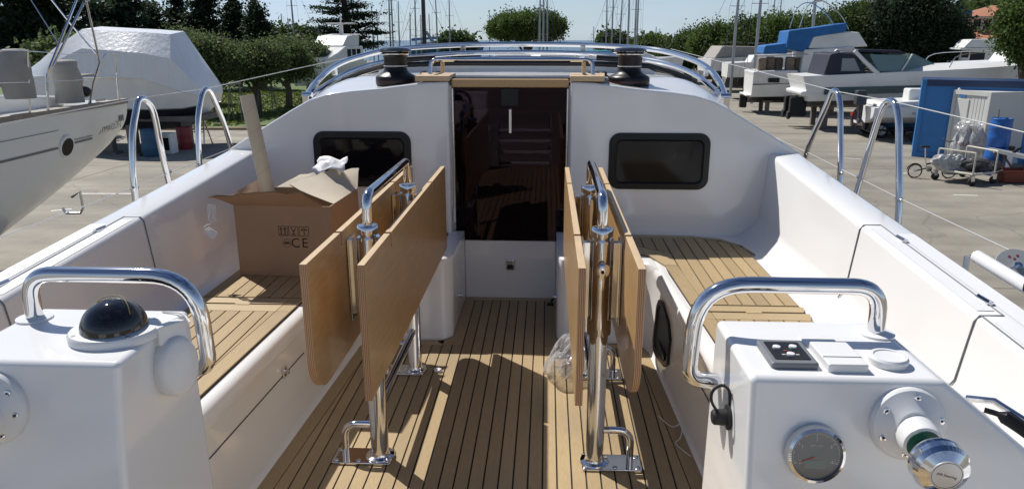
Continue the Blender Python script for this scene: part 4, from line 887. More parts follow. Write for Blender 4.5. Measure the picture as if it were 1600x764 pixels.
# hillside with its town, far right
hl = MB(); hn = []
def hz_(x, y): return GZ - 4 + 78/(1 + math.exp(-(x/y - .522)/.022)) * min(max((y-520)/300, 0), 1)**.8 + 6*math.sin(x*.021)*math.sin(y*.017)*min(max((y-520)/200, 0), 1)
gxs, gys = np.linspace(200, 1500, 90), np.linspace(515, 1500, 26)
hl.loft([[(x, y, hz_(x, y)) for x in gxs] for y in gys]); tag(hl.build('hill', mat('hill_wood', (.055, .075, .04), .9, var=.5, vscale=.03, bump=1, bscale=.1), angle=80), kind='structure')
hw = mat('far_wall', (.55, .50, .43), .8, objvar=.25); hr = mat('far_roof', (.34, .17, .10), .8, objvar=.2)
hb = {}
for i in range(64):
    y = rng.uniform(560, 900); x = (y) * rng.uniform(.60, .76); z = hz_(x, y); w_, d_, h_ = rng.uniform(7, 14), rng.uniform(7, 10), rng.uniform(5, 9)
    t = thing('hillside_house', 'small pale house with a tiled roof on the far wooded hillside', 'house', (x, y, z - 1), rng.uniform(-.6, .6), 'houses on the far hillside')
    MB().b2((-w_/2, -d_/2, 0), (w_/2, d_/2, h_)).build('wall', hw, t, local=True, fix=False)
    MB().prism([(-d_/2-.6, h_), (d_/2+.6, h_), (0, h_+2.2)], -w_/2-.5, w_/2+.5, 'x').build('roof', hr, t, local=True, fix=False)
nl = 9000; yy = rng.uniform(540, 950, nl); xx = yy*rng.uniform(.5, .95, nl); zz = np.array([hz_(a, b_) for a, b_ in zip(xx, yy)]) + 1.5
hq = quads('hill_wood', np.stack([xx, yy, zz], 1), rng.uniform(2.2, 5, nl), LM['oak']); tag(hq, 'far woods covering the hillside above the red roofs', 'woods', kind='stuff')
# red-roofed building
rb = AY(1535, 75, 130); t = thing('red_roof_building', 'building with red tiled hipped roofs and a row of columns, far right', 'building', (rb.x, 130, GZ), R(-8))
brk = mat('brick_red', (.20, .065, .045), .85, var=.2, vscale=.6); rt = mat('roof_tile', (.36, .16, .09), .8, var=.25, vscale=2, stretch=(6, 1, 1)); pale = mat('pale_column', (.55, .50, .44), .7)
zb = AY(1535, 58, 130).z - GZ; ztop = AY(1535, 28, 130).z - GZ; ze = AY(1535, 30, 130).z - GZ
MB().b2((-4, -3, 0), (9, 8, zb+.1)).build('lower_wall', brk, t, local=True)
MB().add([(-7.5, -5.5, zb-.4), (12, -5.5, zb-.4), (12, 10, zb-.4), (-7.5, 10, zb-.4), (-3.5, -2, zb+1.1), (8.5, -2, zb+1.1), (8.5, 7, zb+1.1), (-3.5, 7, zb+1.1)], [(0,1,5,4),(1,2,6,5),(2,3,7,6),(3,0,4,7),(4,5,6,7),(3,2,1,0)]).build('lower_roof', rt, t, local=True)
MB().b2((-2.6, -1.2, zb+1), (8, 6, ze)).build('upper_wall', brk, t, local=True)
for k in range(8): MB().b2((-3.0+1.55*k, -1.75, zb+1), (-2.7+1.55*k, -1.45, ze)).build('column', pale, t, local=True)
for k in range(7): w_ = MB().b2((-2.4+1.55*k, -1.26, zb+1.4), (-1.4+1.55*k, -1.2, ze-.4)).build('window', winm, t, local=True)
MB().b2((-3.3, -2, ze), (8.6, 6.6, ze+.35)).build('cornice', pale, t, local=True)
MB().add([(-3.8, -2.5, ze+.35), (9.2, -2.5, ze+.35), (9.2, 7, ze+.35), (-3.8, 7, ze+.35), (1, 2, ze+2.2), (5.5, 2, ze+2.2)], [(0,1,5,4),(1,2,5),(2,3,4,5),(3,0,4),(3,2,1,0)]).build('upper_roof', rt, t, local=True)
fp = AY(1498, 62, 90); t = thing('flag_pole', 'white pole with a small blue flag beside the red-roofed building', 'flag pole', (fp.x, 90, GZ))
hfp = AY(1503, 12, 90).z - GZ; MB().tube([(0, 0, 0), (0, 0, hfp)], [.16, .09], 8).build('pole', white, t, local=True); MB().loft([[(.1 + .9*u, .1*math.sin(u*5), hfp-.3 - .1*u), (.1 + .9*u, .1*math.sin(u*5+.5), hfp-1.1 - .1*u)] for u in np.linspace(0, 1, 7)]).build('flag', bluefab, t, local=True)

# ------------------------------------------------------------------ masts along the skyline
alu = mat('mast_alloy', (.33, .34, .35), .4, .6); dkm = mat('dark_mast', (.03, .028, .028), .5); rig = mat('rigging', (.16, .17, .18), .5)
ms = [(434, 55, 50, 95), (443, 58, 22, 90), (452, 52, 30, 100), (460, 55, -40, 70), (468, 56, 40, 110), (505, 75, 40, 80), (583, 62, 12, 95), (590, 62, 15, 95), (610, 64, -30, 72), (614, 64, -50, 75), (624, 64, 2, 88), (641, 62, 20, 92), (650, 62, -30, 80), (658, 62, 24, 100), (672, 60, 22, 105), (683, 60, -20, 84), (703, 62, -12, 88), (707, 66, 43, 115), (765, 66, 20, 110), (843, 40, -25, 70), (849, 40, -40, 74), (855, 40, -22, 80), (928, 60, 42, 120), (947, 62, -22, 88), (956, 62, -32, 84), (969, 62, -18, 80), (981, 64, -60, 66), (992, 64, -30, 75), (995, 64, -55, 78), (1024, 72, 42, 125), (1030, 72, 45, 128), (1148, 112, -50, 52), (1183, 115, -60, 47), (1205, 40, -30, 95), (1215, 40, -22, 98), (1268, 75, -70, 48)]
ordn = ['first','second','third','fourth','fifth','sixth','seventh','eighth','ninth','tenth','eleventh','twelfth','thirteenth','fourteenth','fifteenth','sixteenth','seventeenth','eighteenth','nineteenth','twentieth','twenty-first','twenty-second','twenty-third','twenty-fourth','twenty-fifth','twenty-sixth','twenty-seventh','twenty-eighth','twenty-ninth','thirtieth','thirty-first','thirty-second','thirty-third','thirty-fourth','thirty-fifth','thirty-sixth']
for i, (px, pyb, pyt, Y) in enumerate(ms):
    p = AY(px, 62, Y); zt_ = AY(px, pyt, Y).z; H_ = zt_ - GZ
    big = pyt < -45; t = thing('yacht_mast', ordn[i] + ' bare yacht mast from the left along the skyline', 'mast', (p.x, Y, GZ), group='yacht masts along the skyline')
    r_ = .085 if Y > 60 else .10
    MB().tube([(0, 0, .2), (0, 0, H_*.6), (rng.uniform(-.1, .1), 0, H_)], [r_, r_, r_*.6], 8).build('mast_tube', alu, t, local=True)
    for f_ in (.45, .72):
        MB().tube([(-.5, 0, H_*f_), (.5, 0, H_*f_)], .02, 5).build('spreader', alu, t, local=True)
    for sx in (-1, 1):
        MB().tube([(0, 0, H_*.97), (sx*.5, 0, H_*.72), (sx*.52, 0, H_*.45), (sx*1.0, 0, 1.5)], .008, 4).build('shroud', rig, t, local=True)
    MB().tube([(0, 0, H_), (rng.choice([-1, 1])*H_*.28, 2, 1.8)], .011, 4).build('stay', rig, t, local=True)
p = AY(663, 62, 60); t = thing('dark_mast', 'dark furled mast standing over the blue sailing boat behind the cabin top', 'mast', (p.x, 60, GZ)); H_ = AY(663, -40, 60).z - GZ
MB().tube([(0, 0, .2), (0, 0, H_)], [.19, .15], 10).build('mast_tube', dkm, t, local=True); MB().tube([(.15, 0, H_*.52), (.8, 0, H_*.42)], .12, 8).build('radar_bracket', alu, t, local=True)
MB().tube([(0, 0, H_*.9), (2.6, 0, 2.5)], .015, 4).build('stay', rig, t, local=True); MB().tube([(0, 0, H_*.9), (-2.6, 0, 2.5)], .015, 4).build('stay', rig, t, local=True)
for (px, pyt, Y, lb) in ((1024, 40, 150, 'left'), (1029, 42, 150, 'right')): pass

# ------------------------------------------------------------------ boats ashore
def hull_loft(L_, B, sheer, keel, chine=None, stern=.92, rake=.12, full=.55, n=14, deck=True, flare=1.0, transom_rake=0.0):
    # local x forward from the transom, z up from the keel line; returns (hull secs)
    secs = []
    for i in range(n):
        u = i/(n-1); x = u*L_
        w = B/2 * (stern + (1-stern)*min(u/.4, 1)) * (1 - max((u-full)/(1-full), 0)**2.1)
        w = max(w, .012); zs = sheer(u); zk = keel(u); zc = chine(u) if chine else zk + (zs-zk)*.42; wc = w*(.86 - .25*max(u-.6, 0))
        sec = [(x, 0, zk), (x, wc*.5, zk + (zc-zk)*.45), (x, wc*.93, zc - (zc-zk)*.04), (x, wc, zc), (x + 0, w*.97, zc + (zs-zc)*.5), (x, w*flare, zs)]
        sec = [(sx + rake*L_*u*u*max(z-zk, 0)/max(zs-zk, .01)*.5 - transom_rake*(1-u)**4*max(z-zk, 0), y, z) for sx, y, z in sec]
        full_ = sec + [(x_, -y_, z_) for x_, y_, z_ in sec[::-1][:-1]]
        secs.append(full_)
    return secs
def hull_mesh(secs): return MB().loft(secs, closed=True, caps=True)
def bottom_copy(secs, d=.006):
    # antifouling: lower strakes set slightly proud
    out_ = []
    for s_ in secs:
        q = [s_[i] for i in (3, 2, 1, 0)] + [s_[i] for i in (10, 9, 8)]
        out_.append([(x, y*(1+.01) + (d if y > 0 else -d if y < 0 else 0), z - d) for x, y, z in q])
    return MB().loft(out_, caps=True)
def prop(par, x, y, h, m): return MB().box((x, y, h/2), (.22, .22, h)).box((x, y, h-.06), (.5, .35, .1)).build('support_post', m, par, local=True)
timber = mat('weathered_timber', (.17, .15, .13), .9, var=.2, vscale=3); navy = mat('navy_bottom', (.02, .025, .04), .5); teal = mat('teal_band', (.012, .06, .075), .3); blackb = mat('black_bottom', (.015, .015, .016), .6); glassd = mat('boat_glass', (.012, .015, .017), .06, coat=.4); glassg = mat('green_glass', (.12, .20, .19), .05, coat=.4)

# left: white sailing yacht lying parallel to ours, stern away from us
ly = thing('sailing_yacht', 'white sailing yacht at the left edge with round porthole and grey covered winches', 'sailing yacht', (-9.58, 13.95, GZ), R(-90))
LYL = 13.0
def lyw(u): return max(1.95*(.82 + .18*min(u/.45, 1)**.7)*(1 - max((u-.5)/.5, 0)**2.2), .02)
def lys(u): return 2.92 + .05*u
def lyk(u): return 2.05 - 1.45*min(u/.34, 1)**.8 + .8*max(u-.6, 0)**1.5
def lyp(x, z, off=.012, sg=1):
    u = x/LYL; t_ = min(max((z-lyk(u))/(lys(u)-lyk(u)), 0), 1); a = math.acos(1-t_**(1/.9)); return Vector((x, sg*(lyw(u)*max(math.sin(a), 0)**.42 + off), z))
secs = []
for i in range(20):
    u = (i/19)**1.3; x = u*LYL; sec = []
    for j in range(11):
        a = j/10*math.pi/2; sec.append((x, lyw(u)*math.sin(a)**.42 if j else 0, lyk(u) + (lys(u)-lyk(u))*(1-math.cos(a))**.9))
    secs.append(sec + [(p[0], -p[1], p[2]) for p in sec[::-1][:-1]])
MB().loft(secs, closed=True, caps=True).build('hull', gelcream, ly, local=True, angle=50)
tk = mat('grey_teak', (.26, .22, .18), .7, var=.2, vscale=10)
for sg in (1, -1):
    ed = [(s_[10][0], sg*s_[10][1], s_[10][2]) for s_ in secs]
    MB().loft([[(x, y+sg*.02, z-.05), (x, y+sg*.025, z+.04), (x, y-sg*.07, z+.04), (x, y-sg*.07, z-.02)] for x, y, z in ed]).build('toe_rail', tk, ly, local=True)
strm = mat('grey_stripe', (.13, .14, .145), .4)
def stripe(x0, x1, z, hgt):
    MB().loft([[lyp(x0+(x1-x0)*k/10, z), lyp(x0+(x1-x0)*k/10, z+hgt)] for k in range(11)]).build('hull_stripe', strm, ly, local=True)
ZS_ = 2.32
stripe(2.42, 7.5, ZS_, .035); stripe(1.35, 1.95, ZS_+.02, .035); stripe(1.35, 1.95, ZS_+.085, .012); stripe(.15, .5, ZS_+.23, .012); stripe(2.4, 7.5, 2.62, .010)
pc_ = lyp(2.18, 2.33, .0); pn = (lyp(2.18, 2.33, .3) - pc_).normalized(); nrm = Vector((0, .97, -.25)).normalized(); M3 = frame((0,0,0), (1, 0, 0), nrm).to_3x3()
ph = MB().lathe([(.20, -.06), (.20, .015), (.185, .028), (.15, .03)], pc_, M3, 32).build('porthole', gelcream, ly, local=True, angle=30)
MB().lathe([(.152, .0), (.152, .032)], pc_, M3, 32).build('porthole_pane', winm, ph, local=True)
tp_ = lyp(.82, 2.47, .02); text('hull_lettering', 'BOTMAGUN', .15, strm, ly, frame(tp_, (-1, 0.03, .07), (0, 1, -.1)), local=True)
for k in range(3): q = lyp(.22 + .075*k, 2.62 + .0*k, .01); MB().box(q, (.03, .01, .10)).build('hull_mark', strm, ly, local=True)
# deck, coachroof and cockpit coaming, canvas covers
MB().add([(.02, -1.45, 2.90), (.02, 1.45, 2.90), (3.5, 1.74, 2.90), (9, 1.6, 2.9), (9, -1.6, 2.9), (3.5, -1.74, 2.9)], [tuple(range(6))]).build('deck', gelcream, ly, local=True)
MB().prism([(1.1, 2.9), (1.3, 3.1), (2.7, 3.22), (3.2, 3.55), (6.5, 3.7), (6.5, 2.9)], -1.15, 1.15, 'y').build('coachroof', gel, ly, local=True, bevel=.06, seg=3)
def cover(px, py0, py1, pw, Y):
    c = AY(px, py1, Y); hgt = AY(px, py0, Y).z - c.z; rr = (AY(px+pw/2, py1, Y)-c).length
    pr_ = [(rr*.95, -.25), (rr*.98, 0), (rr*1.02, hgt*.3), (rr*.94, hgt*.75), (rr*.86, hgt*.93), (rr*.6, hgt), (.02, hgt*1.01)]
    m_ = MB().lathe(pr_, c, n=18); m_.v = [(x + .03*math.sin(z*17+y*9), y + .02*math.sin(z*11), z) for x, y, z in m_.v]; m_.build('canvas_cover', greyfab, ly, angle=70)
cover(27, 77, 128, 42, 10.9); cover(107, 94, 138, 38, 12.6)
def lt_(pts, r_, nm='rail_tube'): MB().tube([AY(*p) for p in pts], r_, 8).build(nm, steel, ly)
lt_([(47, 182, 10.9), (43, 78, 10.9)], .016, 'stanchion'); lt_([(75, 172, 11.4), (73, 118, 11.4), (78, 105, 11.4), (123, -8, 12.2)], .020, 'frame_tube'); lt_([(74, 118, 11.6), (82, 105, 11.6), (131, 5, 12.3)], .020, 'frame_tube')
lt_([(141, 163, 12.7), (146, 130, 12.7), (156, 98, 12.7), (135, 3, 12.4)], .017, 'frame_tube'); lt_([(78, -3, 12.4), (112, 40, 12.5), (150, 84, 12.7)], .014, 'frame_tube')
lt_([(112, 84, 12.4), (180, 84, 13.6), (186, 161, 13.7)], .015, 'pushpit'); lt_([(122, 121, 12.6), (185, 120, 13.6)], .014, 'pushpit'); lt_([(138, 165, 12.7), (158, 92, 12.9), (165, 84, 13.2)], .013, 'pushpit')
lt_([(0, 79, 9.8), (43, 80, 10.9), (112, 86, 12.4)], .006, 'guard_wire'); lt_([(0, 130, 9.8), (45, 129, 10.9), (140, 125, 12.7)], .006, 'guard_wire'); lt_([(48, 0, 12.6), (90, 66, 12.4)], .008, 'stay')
MB().ball(AY(132, 144, 12.9), (.12, .12, .1)).build('black_fender', blackr, ly); MB().b2(AY(150, 160, 13.0), AY(164, 154, 13.3)).build('deck_cleat', steel, ly, bevel=.01)
MB().box(AY(122, 119, 13.0), (.3, .5, .05)).build('stern_seat', tk, ly, bevel=.01)
MB().tube([AY(98, 325, 9.5), AY(103, 333, 9.5), AY(126, 333, 9.5), AY(130, 325, 9.5), AY(125, 300, 9.5), AY(112, 308, 9.5)], .018, 8).build('cradle_step', steelb, ly)
for x in (5.0, 8.5):
    for sg in (-1, 1): MB().tube([(x, sg*1.9, 0), (x, sg*1.3, 1.4)], .06, 8).box((x, sg*1.27, 1.5), (.3, .12, .3)).build('cradle_prop', navy, ly, local=True)

# shrink-wrapped motor boat
wrap = mat('shrink_film', (.74, .75, .75), .30, var=.05, vscale=2, bump=1.0, bscale=2.2, stretch=(3.2, 3.2, .5), coat=.1); wrap.node_tree.nodes['Bump'].inputs['Distance'].default_value = .02
sw = thing('wrapped_boat', 'motor boat wrapped in white shrink film, standing behind the left yacht', 'motor boat', (*AZ(250, 236, GZ).xy, GZ))
S_ = []
for (px, yb, ym, yt, Yn, bm_, tp_) in ((40, 122, 119, 112, 28.6, 1.0, .3), (62, 121, 108, 96, 27.6, 2.4, .5), (82, 120, 98, 78, 27.0, 3.0, .75), (128, 120, 76, 46, 26.5, 3.3, .9), (183, 121, 80, 49, 26.3, 3.3, .95), (225, 124, 84, 51, 26.4, 3.3, .95), (266, 138, 92, 54, 26.8, 3.2, .9), (292, 146, 118, 100, 27.1, 3.0, .75), (313, 150, 138, 131, 27.4, 2.6, .4)):
    a, m_, c = AY(px, yb, Yn), AY(px, ym, Yn+.12), AY(px, yt, Yn+tp_); f_ = lambda p, d_: Vector((p.x - .10*d_, p.y + d_, p.z))
    S_.append([a, m_, c, f_(c, bm_-2*tp_) + Vector((0, 0, .12)), f_(m_, bm_-.24), f_(a, bm_)])
MB().loft(S_, closed=True, caps=True).build('film_cover', wrap, sw, angle=24)
H_ = []
for (px, ys, yc, yk, Yn, bm_) in ((30, 121, 150, 168, 28.4, 1.0), (70, 119, 155, 182, 27.3, 2.7), (150, 119, 168, 196, 26.6, 3.1), (230, 122, 171, 202, 26.5, 3.1), (285, 145, 169, 200, 27.0, 3.0), (312, 150, 164, 190, 27.4, 2.7)):
    a, c, k = AY(px, ys, Yn+.02), AY(px, yc, Yn+.12), AY(px, yk, Yn+bm_*.45); f_ = lambda p, d_: Vector((p.x - .10*d_, p.y + d_, p.z))
    H_.append([a, c, k, f_(c, bm_-.24), f_(a, bm_-.04)])
MB().loft(H_, closed=True, caps=True).build('hull', whitepaint, sw, angle=25)
MB().loft([[(p[1] + Vector((0, -.015, -.05))), (p[2] + Vector((0, 0, -.02))), (p[3] + Vector((0, .015, -.05)))] for p in H_], caps=False).build('hull_bottom', navy, sw, angle=25)
for k, (px, py, Y) in enumerate(((212, 243, 26.4), (296, 232, 27.0), (175, 240, 29), (285, 222, 30))):
    b_ = AZ(px, py, GZ); MB().box((b_.x, b_.y, GZ+.55), (.3, .3, 1.1)).box((b_.x, b_.y, GZ+.04), (.6, .5, .08)).build('keel_block', timber, sw, bevel=.01)
MB().b2((AZ(205, 238, GZ).x, 27.2, GZ+1.05), (AZ(300, 238, GZ).x, 29.2, GZ+1.25)).build('cradle_beam', timber, sw)
def drum(px, py, m, lb, h_=.95, r_=.3, z=0):
    c = AZ(px, py, GZ); t = thing('drum', lb, 'drum', (c.x, c.y, GZ+z))
    MB().lathe([(r_*.95, 0), (r_, .02), (r_, h_*.3), (r_*1.03, h_*.33), (r_, h_*.36), (r_, h_*.64), (r_*1.03, h_*.67), (r_, h_*.7), (r_, h_-.03), (r_*.95, h_)], n=24).build('drum_body', m, t, local=True, angle=50)
    MB().lathe([(.05, h_), (.05, h_+.03)], (r_*.5, 0, 0), n=10).build('bung', blackp, t, local=True); MB().tube([(r_*.97*math.cos(a), r_*.97*math.sin(a), h_) for a in np.linspace(0, 6.28, 25)[:-1]], .02, 6, closed=True).build('rim', m, t, local=True); return c
dblue = mat('drum_blue', (.012, .10, .36), .35); dred = mat('can_red', (.25, .03, .03), .5); dblu2 = mat('faded_blue', (.03, .10, .18), .6)
drum(238, 244, dblu2, 'faded blue drum under the wrapped boat'); drum(291, 233, dred, 'red drum under the wrapped boat by the trestle', .85, .27); 
cc = AZ(263, 240, GZ); t = thing('storage_crate', 'pale crate with dark front between the drums under the wrapped boat', 'crate', (cc.x, cc.y, GZ)); MB().b2((-.25, -.2, 0), (.25, .3, .75)).build('crate_body', whitepaint, t, local=True, bevel=.02); MB().b2((-.18, -.21, .15), (.18, -.2, .6)).build('crate_front', blackp, t, local=True)
def trestle(px, py, h_, w_, lb, Y=None, m=steelb):
    c = AZ(px, py, GZ); t = thing('trestle', lb, 'trestle', (c.x, c.y, GZ), group='trestles in the yard')
    for sx in (-1, 1):
        for sy in (-1, 1): MB().tube([(sx*w_/2, sy*.35, 0), (sx*w_*.38, 0, h_)], .03, 6).build('leg', m, t, local=True)
    MB().b2((-w_*.5, -.06, h_), (w_*.5, .06, h_+.08)).build('top_bar', m, t, local=True); MB().tube([(-w_*.44, -.17, h_*.5), (w_*.44, -.17, h_*.5)], .02, 6).build('cross_bar', m, t, local=True)
trestle(314, 224, .95, .6, 'metal trestle at the stern of the wrapped boat'); trestle(372, 192, 1.9, .7, 'tall grey trestle on the lawn edge behind the left rail hoop', m=timber); trestle(418, 176, 2.0, .9, 'tall grey trestle among the olive trees', m=timber)

# white flybridge boat beyond the lawn
fb = thing('motor_boat', 'white flybridge motor boat with radar arch seen left of the winch', 'motor boat', (*AY(548, 100, 58).xy, GZ), R(-98))
c0 = fb.location; k_ = 1.0
secs = hull_loft(9.5, 3.0, lambda u: 2.5 + .5*u, lambda u: .9 + .5*max(u-.6, 0), None)
hull_mesh(secs).build('hull', whitepaint, fb, local=True, angle=40)
MB().prism([(.5, 2.5), (.6, 3.6), (3.6, 3.7), (5.2, 3.2), (7.6, 2.7), (7.6, 2.4), (.5, 2.4)], -1.35, 1.35, 'y').build('cabin', whitepaint, fb, local=True, bevel=.12, seg=3)
MB().prism([(1.0, 3.6), (.8, 4.5), (3.0, 4.35), (4.0, 3.62)], -1.2, 1.2, 'y').build('flybridge', whitepaint, fb, local=True, bevel=.1, seg=3)
for sg in (-1, 1):
    for x in (1.2, 2.1, 3.0): MB().b2((x, sg*1.352, 2.85), (x+.7, sg*1.36, 3.4)).build('window', winm, fb, local=True)
for x, z in ((5.35, 2.95),):
    for y in (-.9, -.3, .3): MB().add([(5.0, y, 3.32), (5.0, y+.52, 3.32), (6.3, y+.52, 3.03), (6.3, y, 3.03)], [(0, 1, 2, 3)]).build('windscreen_pane', winm, fb, local=True)
MB().b2((1.3, -.12, 4.4), (1.6, .12, 5.2)).b2((1.15, -1.1, 5.2), (1.75, 1.1, 5.3)).build('radar_arch', whitepaint, fb, local=True, bevel=.03); MB().tube([(1.45, 0, 5.3), (1.45, 0, 6.0)], .05, 6).build('antenna', whitepaint, fb, local=True)
# blue sailing boat behind the cabin top
bs = thing('sailing_boat', 'blue-hulled sailing boat with white cabin behind the left winch', 'sailing boat', (*AZ(640, 110, GZ).xy, GZ), R(8))
secs = hull_loft(10, 3.2, lambda u: 3.3 + .25*u, lambda u: 1.3 + .9*max(u-.5, 0), None)
hull_mesh(secs).build('hull', mat('boat_blue', (.015, .12, .33), .25), bs, local=True, angle=40); MB().prism([(1, 3.3), (1.3, 3.75), (4.5, 3.9), (7.5, 3.5), (7.5, 3.2), (1, 3.2)], -1, 1, 'y').build('cabin', whitepaint, bs, local=True, bevel=.1)
MB().tube([(.4, 0, 4.1), (4.4, 0, 4.4)], .2, 10).build('boom_cover', bluefab, bs, local=True)
MB().b2((3, -.4, 0), (7, .4, 1.4)).build('keel', navy, bs, local=True)

# ------------------------------------------------------------------ right side of the yard
def mboat(name, label, px, py, Y, rz, L_, B, sheer, keel, par_cat='motor boat', m=None, **k):
    c = AY(px, py, Y); t = thing(name, label, par_cat, (c.x, Y, GZ), rz); secs = hull_loft(L_, B, sheer, keel, **k); hull_mesh(secs).build('hull', m or whitepaint, t, local=True, angle=32); return t, secs
# flybridge cruiser with blue canvas
t, secs = mboat('motor_boat', 'white flybridge cruiser with bright blue canvas on top, right of the rail', 1168, 140, 43.6, R(-6), 10, 3.5, lambda u: 2.12 + .55*u, lambda u: .55 + .5*max(u-.6, 0), chine=lambda u: .95 + .3*u)
bottom_copy(secs).build('hull_bottom', blackb, t, local=True)
MB().loft([[(x, -1.62*(.96+.04*min(x/4, 1))-.03, 1.62+.04*x), (x, -1.62*(.97+.04*min(x/4, 1))-.06, 1.66+.04*x)] for x in np.linspace(0, 5, 6)]).build('rubbing_strake', blackr, t, local=True)
MB().prism([(0, 2.1), (-.05, 2.35), (1.2, 2.42), (3.0, 2.45), (3.0, 2.1)], -1.68, 1.68, 'y').build('aft_coaming', whitepaint, t, local=True, bevel=.06)
cb = MB().prism([(3.2, 2.2), (3.35, 3.55), (6.6, 3.7), (8.0, 2.7), (8.0, 2.2)], -1.45, 1.45, 'y').build('cabin', whitepaint, t, local=True, bevel=.08)
for (x0, x1) in ((4.0, 5.7), (5.85, 6.6)): MB().b2((x0, -1.462, 2.75), (x1, -1.452, 3.4)).build('window', glassd, cb, local=True)
MB().prism([(3.6, 3.6), (3.9, 4.25), (6.2, 4.5), (6.9, 4.45), (7.6, 3.72), (5, 3.6)], -1.3, 1.3, 'y').build('flybridge', whitepaint, t, local=True, bevel=.07)
MB().prism([(2.1, 3.6), (2.2, 4.55), (4, 4.72), (6.0, 4.95), (6.05, 4.5), (3.9, 4.2), (3.5, 3.4)], -1.34, 1.34, 'y').build('blue_cover', bluefab, t, local=True, bevel=.06)
MB().prism([(.6, 3.3), (.7, 3.75), (2.2, 3.9), (2.3, 3.3)], -1.2, 1.2, 'y').build('blue_awning', bluefab, t, local=True, bevel=.08)
for sg in (-1, 1): MB().tube(smooth([(2.9, sg*1.25, 4.7), (3.3, sg*1.25, 5.8), (4.2, sg*1.25, 6.1), (5.5, sg*1.25, 5.4), (6.2, sg*1.25, 4.6)], 4), .03, 6).build('canopy_bow', steelb, t, local=True)
MB().tube([(4.2, -1.25, 6.1), (4.2, 1.25, 6.1)], .05, 6).build('canopy_bow', steelb, t, local=True)
brown = mat('faded_brown', (.22, .17, .12), .9, var=.4, vscale=4)
for k in range(5): MB().box((.5+.5*k, -1.0+.3*(k % 3), 2.75), (.45, .5, .7+.1*(k % 2))).build('deck_bundle', brown, t, local=True, bevel=.08)
for sg in (-1, 1): MB().tube([(.1, sg*1.55, 2.4), (.1, sg*1.55, 3.2), (2.8, sg*1.5, 3.3)], .025, 6).build('cockpit_rail', steelb, t, local=True)
for x in (.3, 1.6): MB().b2((x+.5, -1.70, 1.78), (x+1.1, -1.69, 2.02)).build('side_port', blackp, t, local=True)
MB().b2((-.25, -1.3, .98), (0, 1.3, 1.06)).build('swim_platform', whitepaint, t, local=True, bevel=.02); MB().b2((-.4, -.2, .25), (0, .2, 1.0)).build('stern_drive', blackp, t, local=True, bevel=.06)
for (x, y) in ((1, -1), (4.5, -1), (1, 1), (4.5, 1)): prop(t, x, y, .75, timber)
FLY = t
# sport cruiser with navy canopy
t, secs = mboat('motor_boat', 'white sport cruiser with navy cockpit canopy and teal hull band', 1256, 150, 36.0, R(-3), 9.6, 3.1, lambda u: 2.45 + .55*u, lambda u: .95 + .55*max(u-.55, 0), chine=lambda u: 1.3 + .35*u, transom_rake=.35)
bottom_copy(secs).build('hull_bottom', blackb, t, local=True)
MB().loft([[(s_[4][0]-.02, -s_[4][1]-.03, s_[3][2]+.30+.0*i), (s_[4][0]-.02, -s_[4][1]-.035, s_[3][2]+.62)] for i, s_ in enumerate(secs[1:])]).build('hull_band', teal, t, local=True)
MB().prism([(-.5, 1.55), (-.55, 1.75), (.2, 1.9), (.5, 2.45), (1.0, 2.5), (1.0, 1.5)], -1.35, 1.35, 'y').build('stern_moulding', whitepaint, t, local=True, bevel=.08, seg=3)
MB().prism([(.45, 2.4), (.72, 3.68), (1.2, 3.78), (2.1, 3.66), (2.75, 2.55), (2.75, 2.4)], -1.32, 1.32, 'y').build('canopy', darkfab, t, local=True, bevel=.12, seg=3)
for sg in (-1, 1): MB().tube([(1.95, sg*1.30, 3.86), (2.5, sg*1.38, 3.3), (3.25, sg*1.42, 2.6)], [.10, .11, .14], 8).build('radar_arch', whitepaint, t, local=True)
MB().add([(1.35, -1.345, 2.75), (2.35, -1.345, 2.75), (1.98, -1.345, 3.45), (1.35, -1.345, 3.45)], [(0, 1, 2, 3)]).build('canopy_window', mat('vinyl', (.25, .26, .27), .15), t, local=True)
MB().prism([(2.0, 3.80), (2.2, 3.96), (4.3, 3.90), (4.7, 3.66), (4.3, 3.74)], -1.25, 1.25, 'y').build('canopy_top', darkfab, t, local=True, bevel=.05)
for sg in (-1, 1):
    MB().add([(3.3, sg*1.36, 2.72), (4.5, sg*1.34, 2.80), (4.75, sg*1.2, 3.6), (2.75, sg*1.28, 3.68)], [(0, 1, 2, 3)]).build('side_screen', glassg, t, local=True)
    MB().add([(4.4, sg*1.36, 2.78), (7.0, sg*.5, 2.92), (5.4, sg*.5, 3.7), (4.9, sg*1.2, 3.65)], [(0, 1, 2, 3)]).build('windscreen_pane', glassg, t, local=True)
    MB().tube([(4.5, sg*1.36, 2.78), (5.0, sg*1.2, 3.68)], .04, 6).build('screen_frame', whitepaint, t, local=True); MB().tube(smooth([(5.8, sg*1.35, 2.85), (6.2, sg*1.3, 3.4), (8, sg*.9, 3.55), (9.9, sg*.2, 3.6)], 4), .022, 6).build('bow_rail', steelb, t, local=True)
MB().add([(7.0, -.5, 2.92), (7.0, .5, 2.92), (5.4, .5, 3.7), (5.4, -.5, 3.7)], [(0, 1, 2, 3)]).build('windscreen_pane', glassg, t, local=True)
MB().loft([[(x, -1.4*(1-max((x-5.5)/5, 0)**2), 2.45+.055*x), (x, -.6*(1-max((x-5.5)/5, 0)**2), 2.72+.045*x), (x, .6*(1-max((x-5.5)/5, 0)**2), 2.72+.045*x), (x, 1.4*(1-max((x-5.5)/5, 0)**2), 2.45+.055*x)] for x in np.linspace(3, 10, 9)]).build('foredeck', whitepaint, t, local=True)
for x in (6.1, 7.5): MB().ball((x, -secs[9][4][1]*.985 if x < 7 else -secs[11][4][1]*1.0, 2.38+.05*(x-6)), (.26, .06, .09)).build('hull_port', blackp, t, local=True)
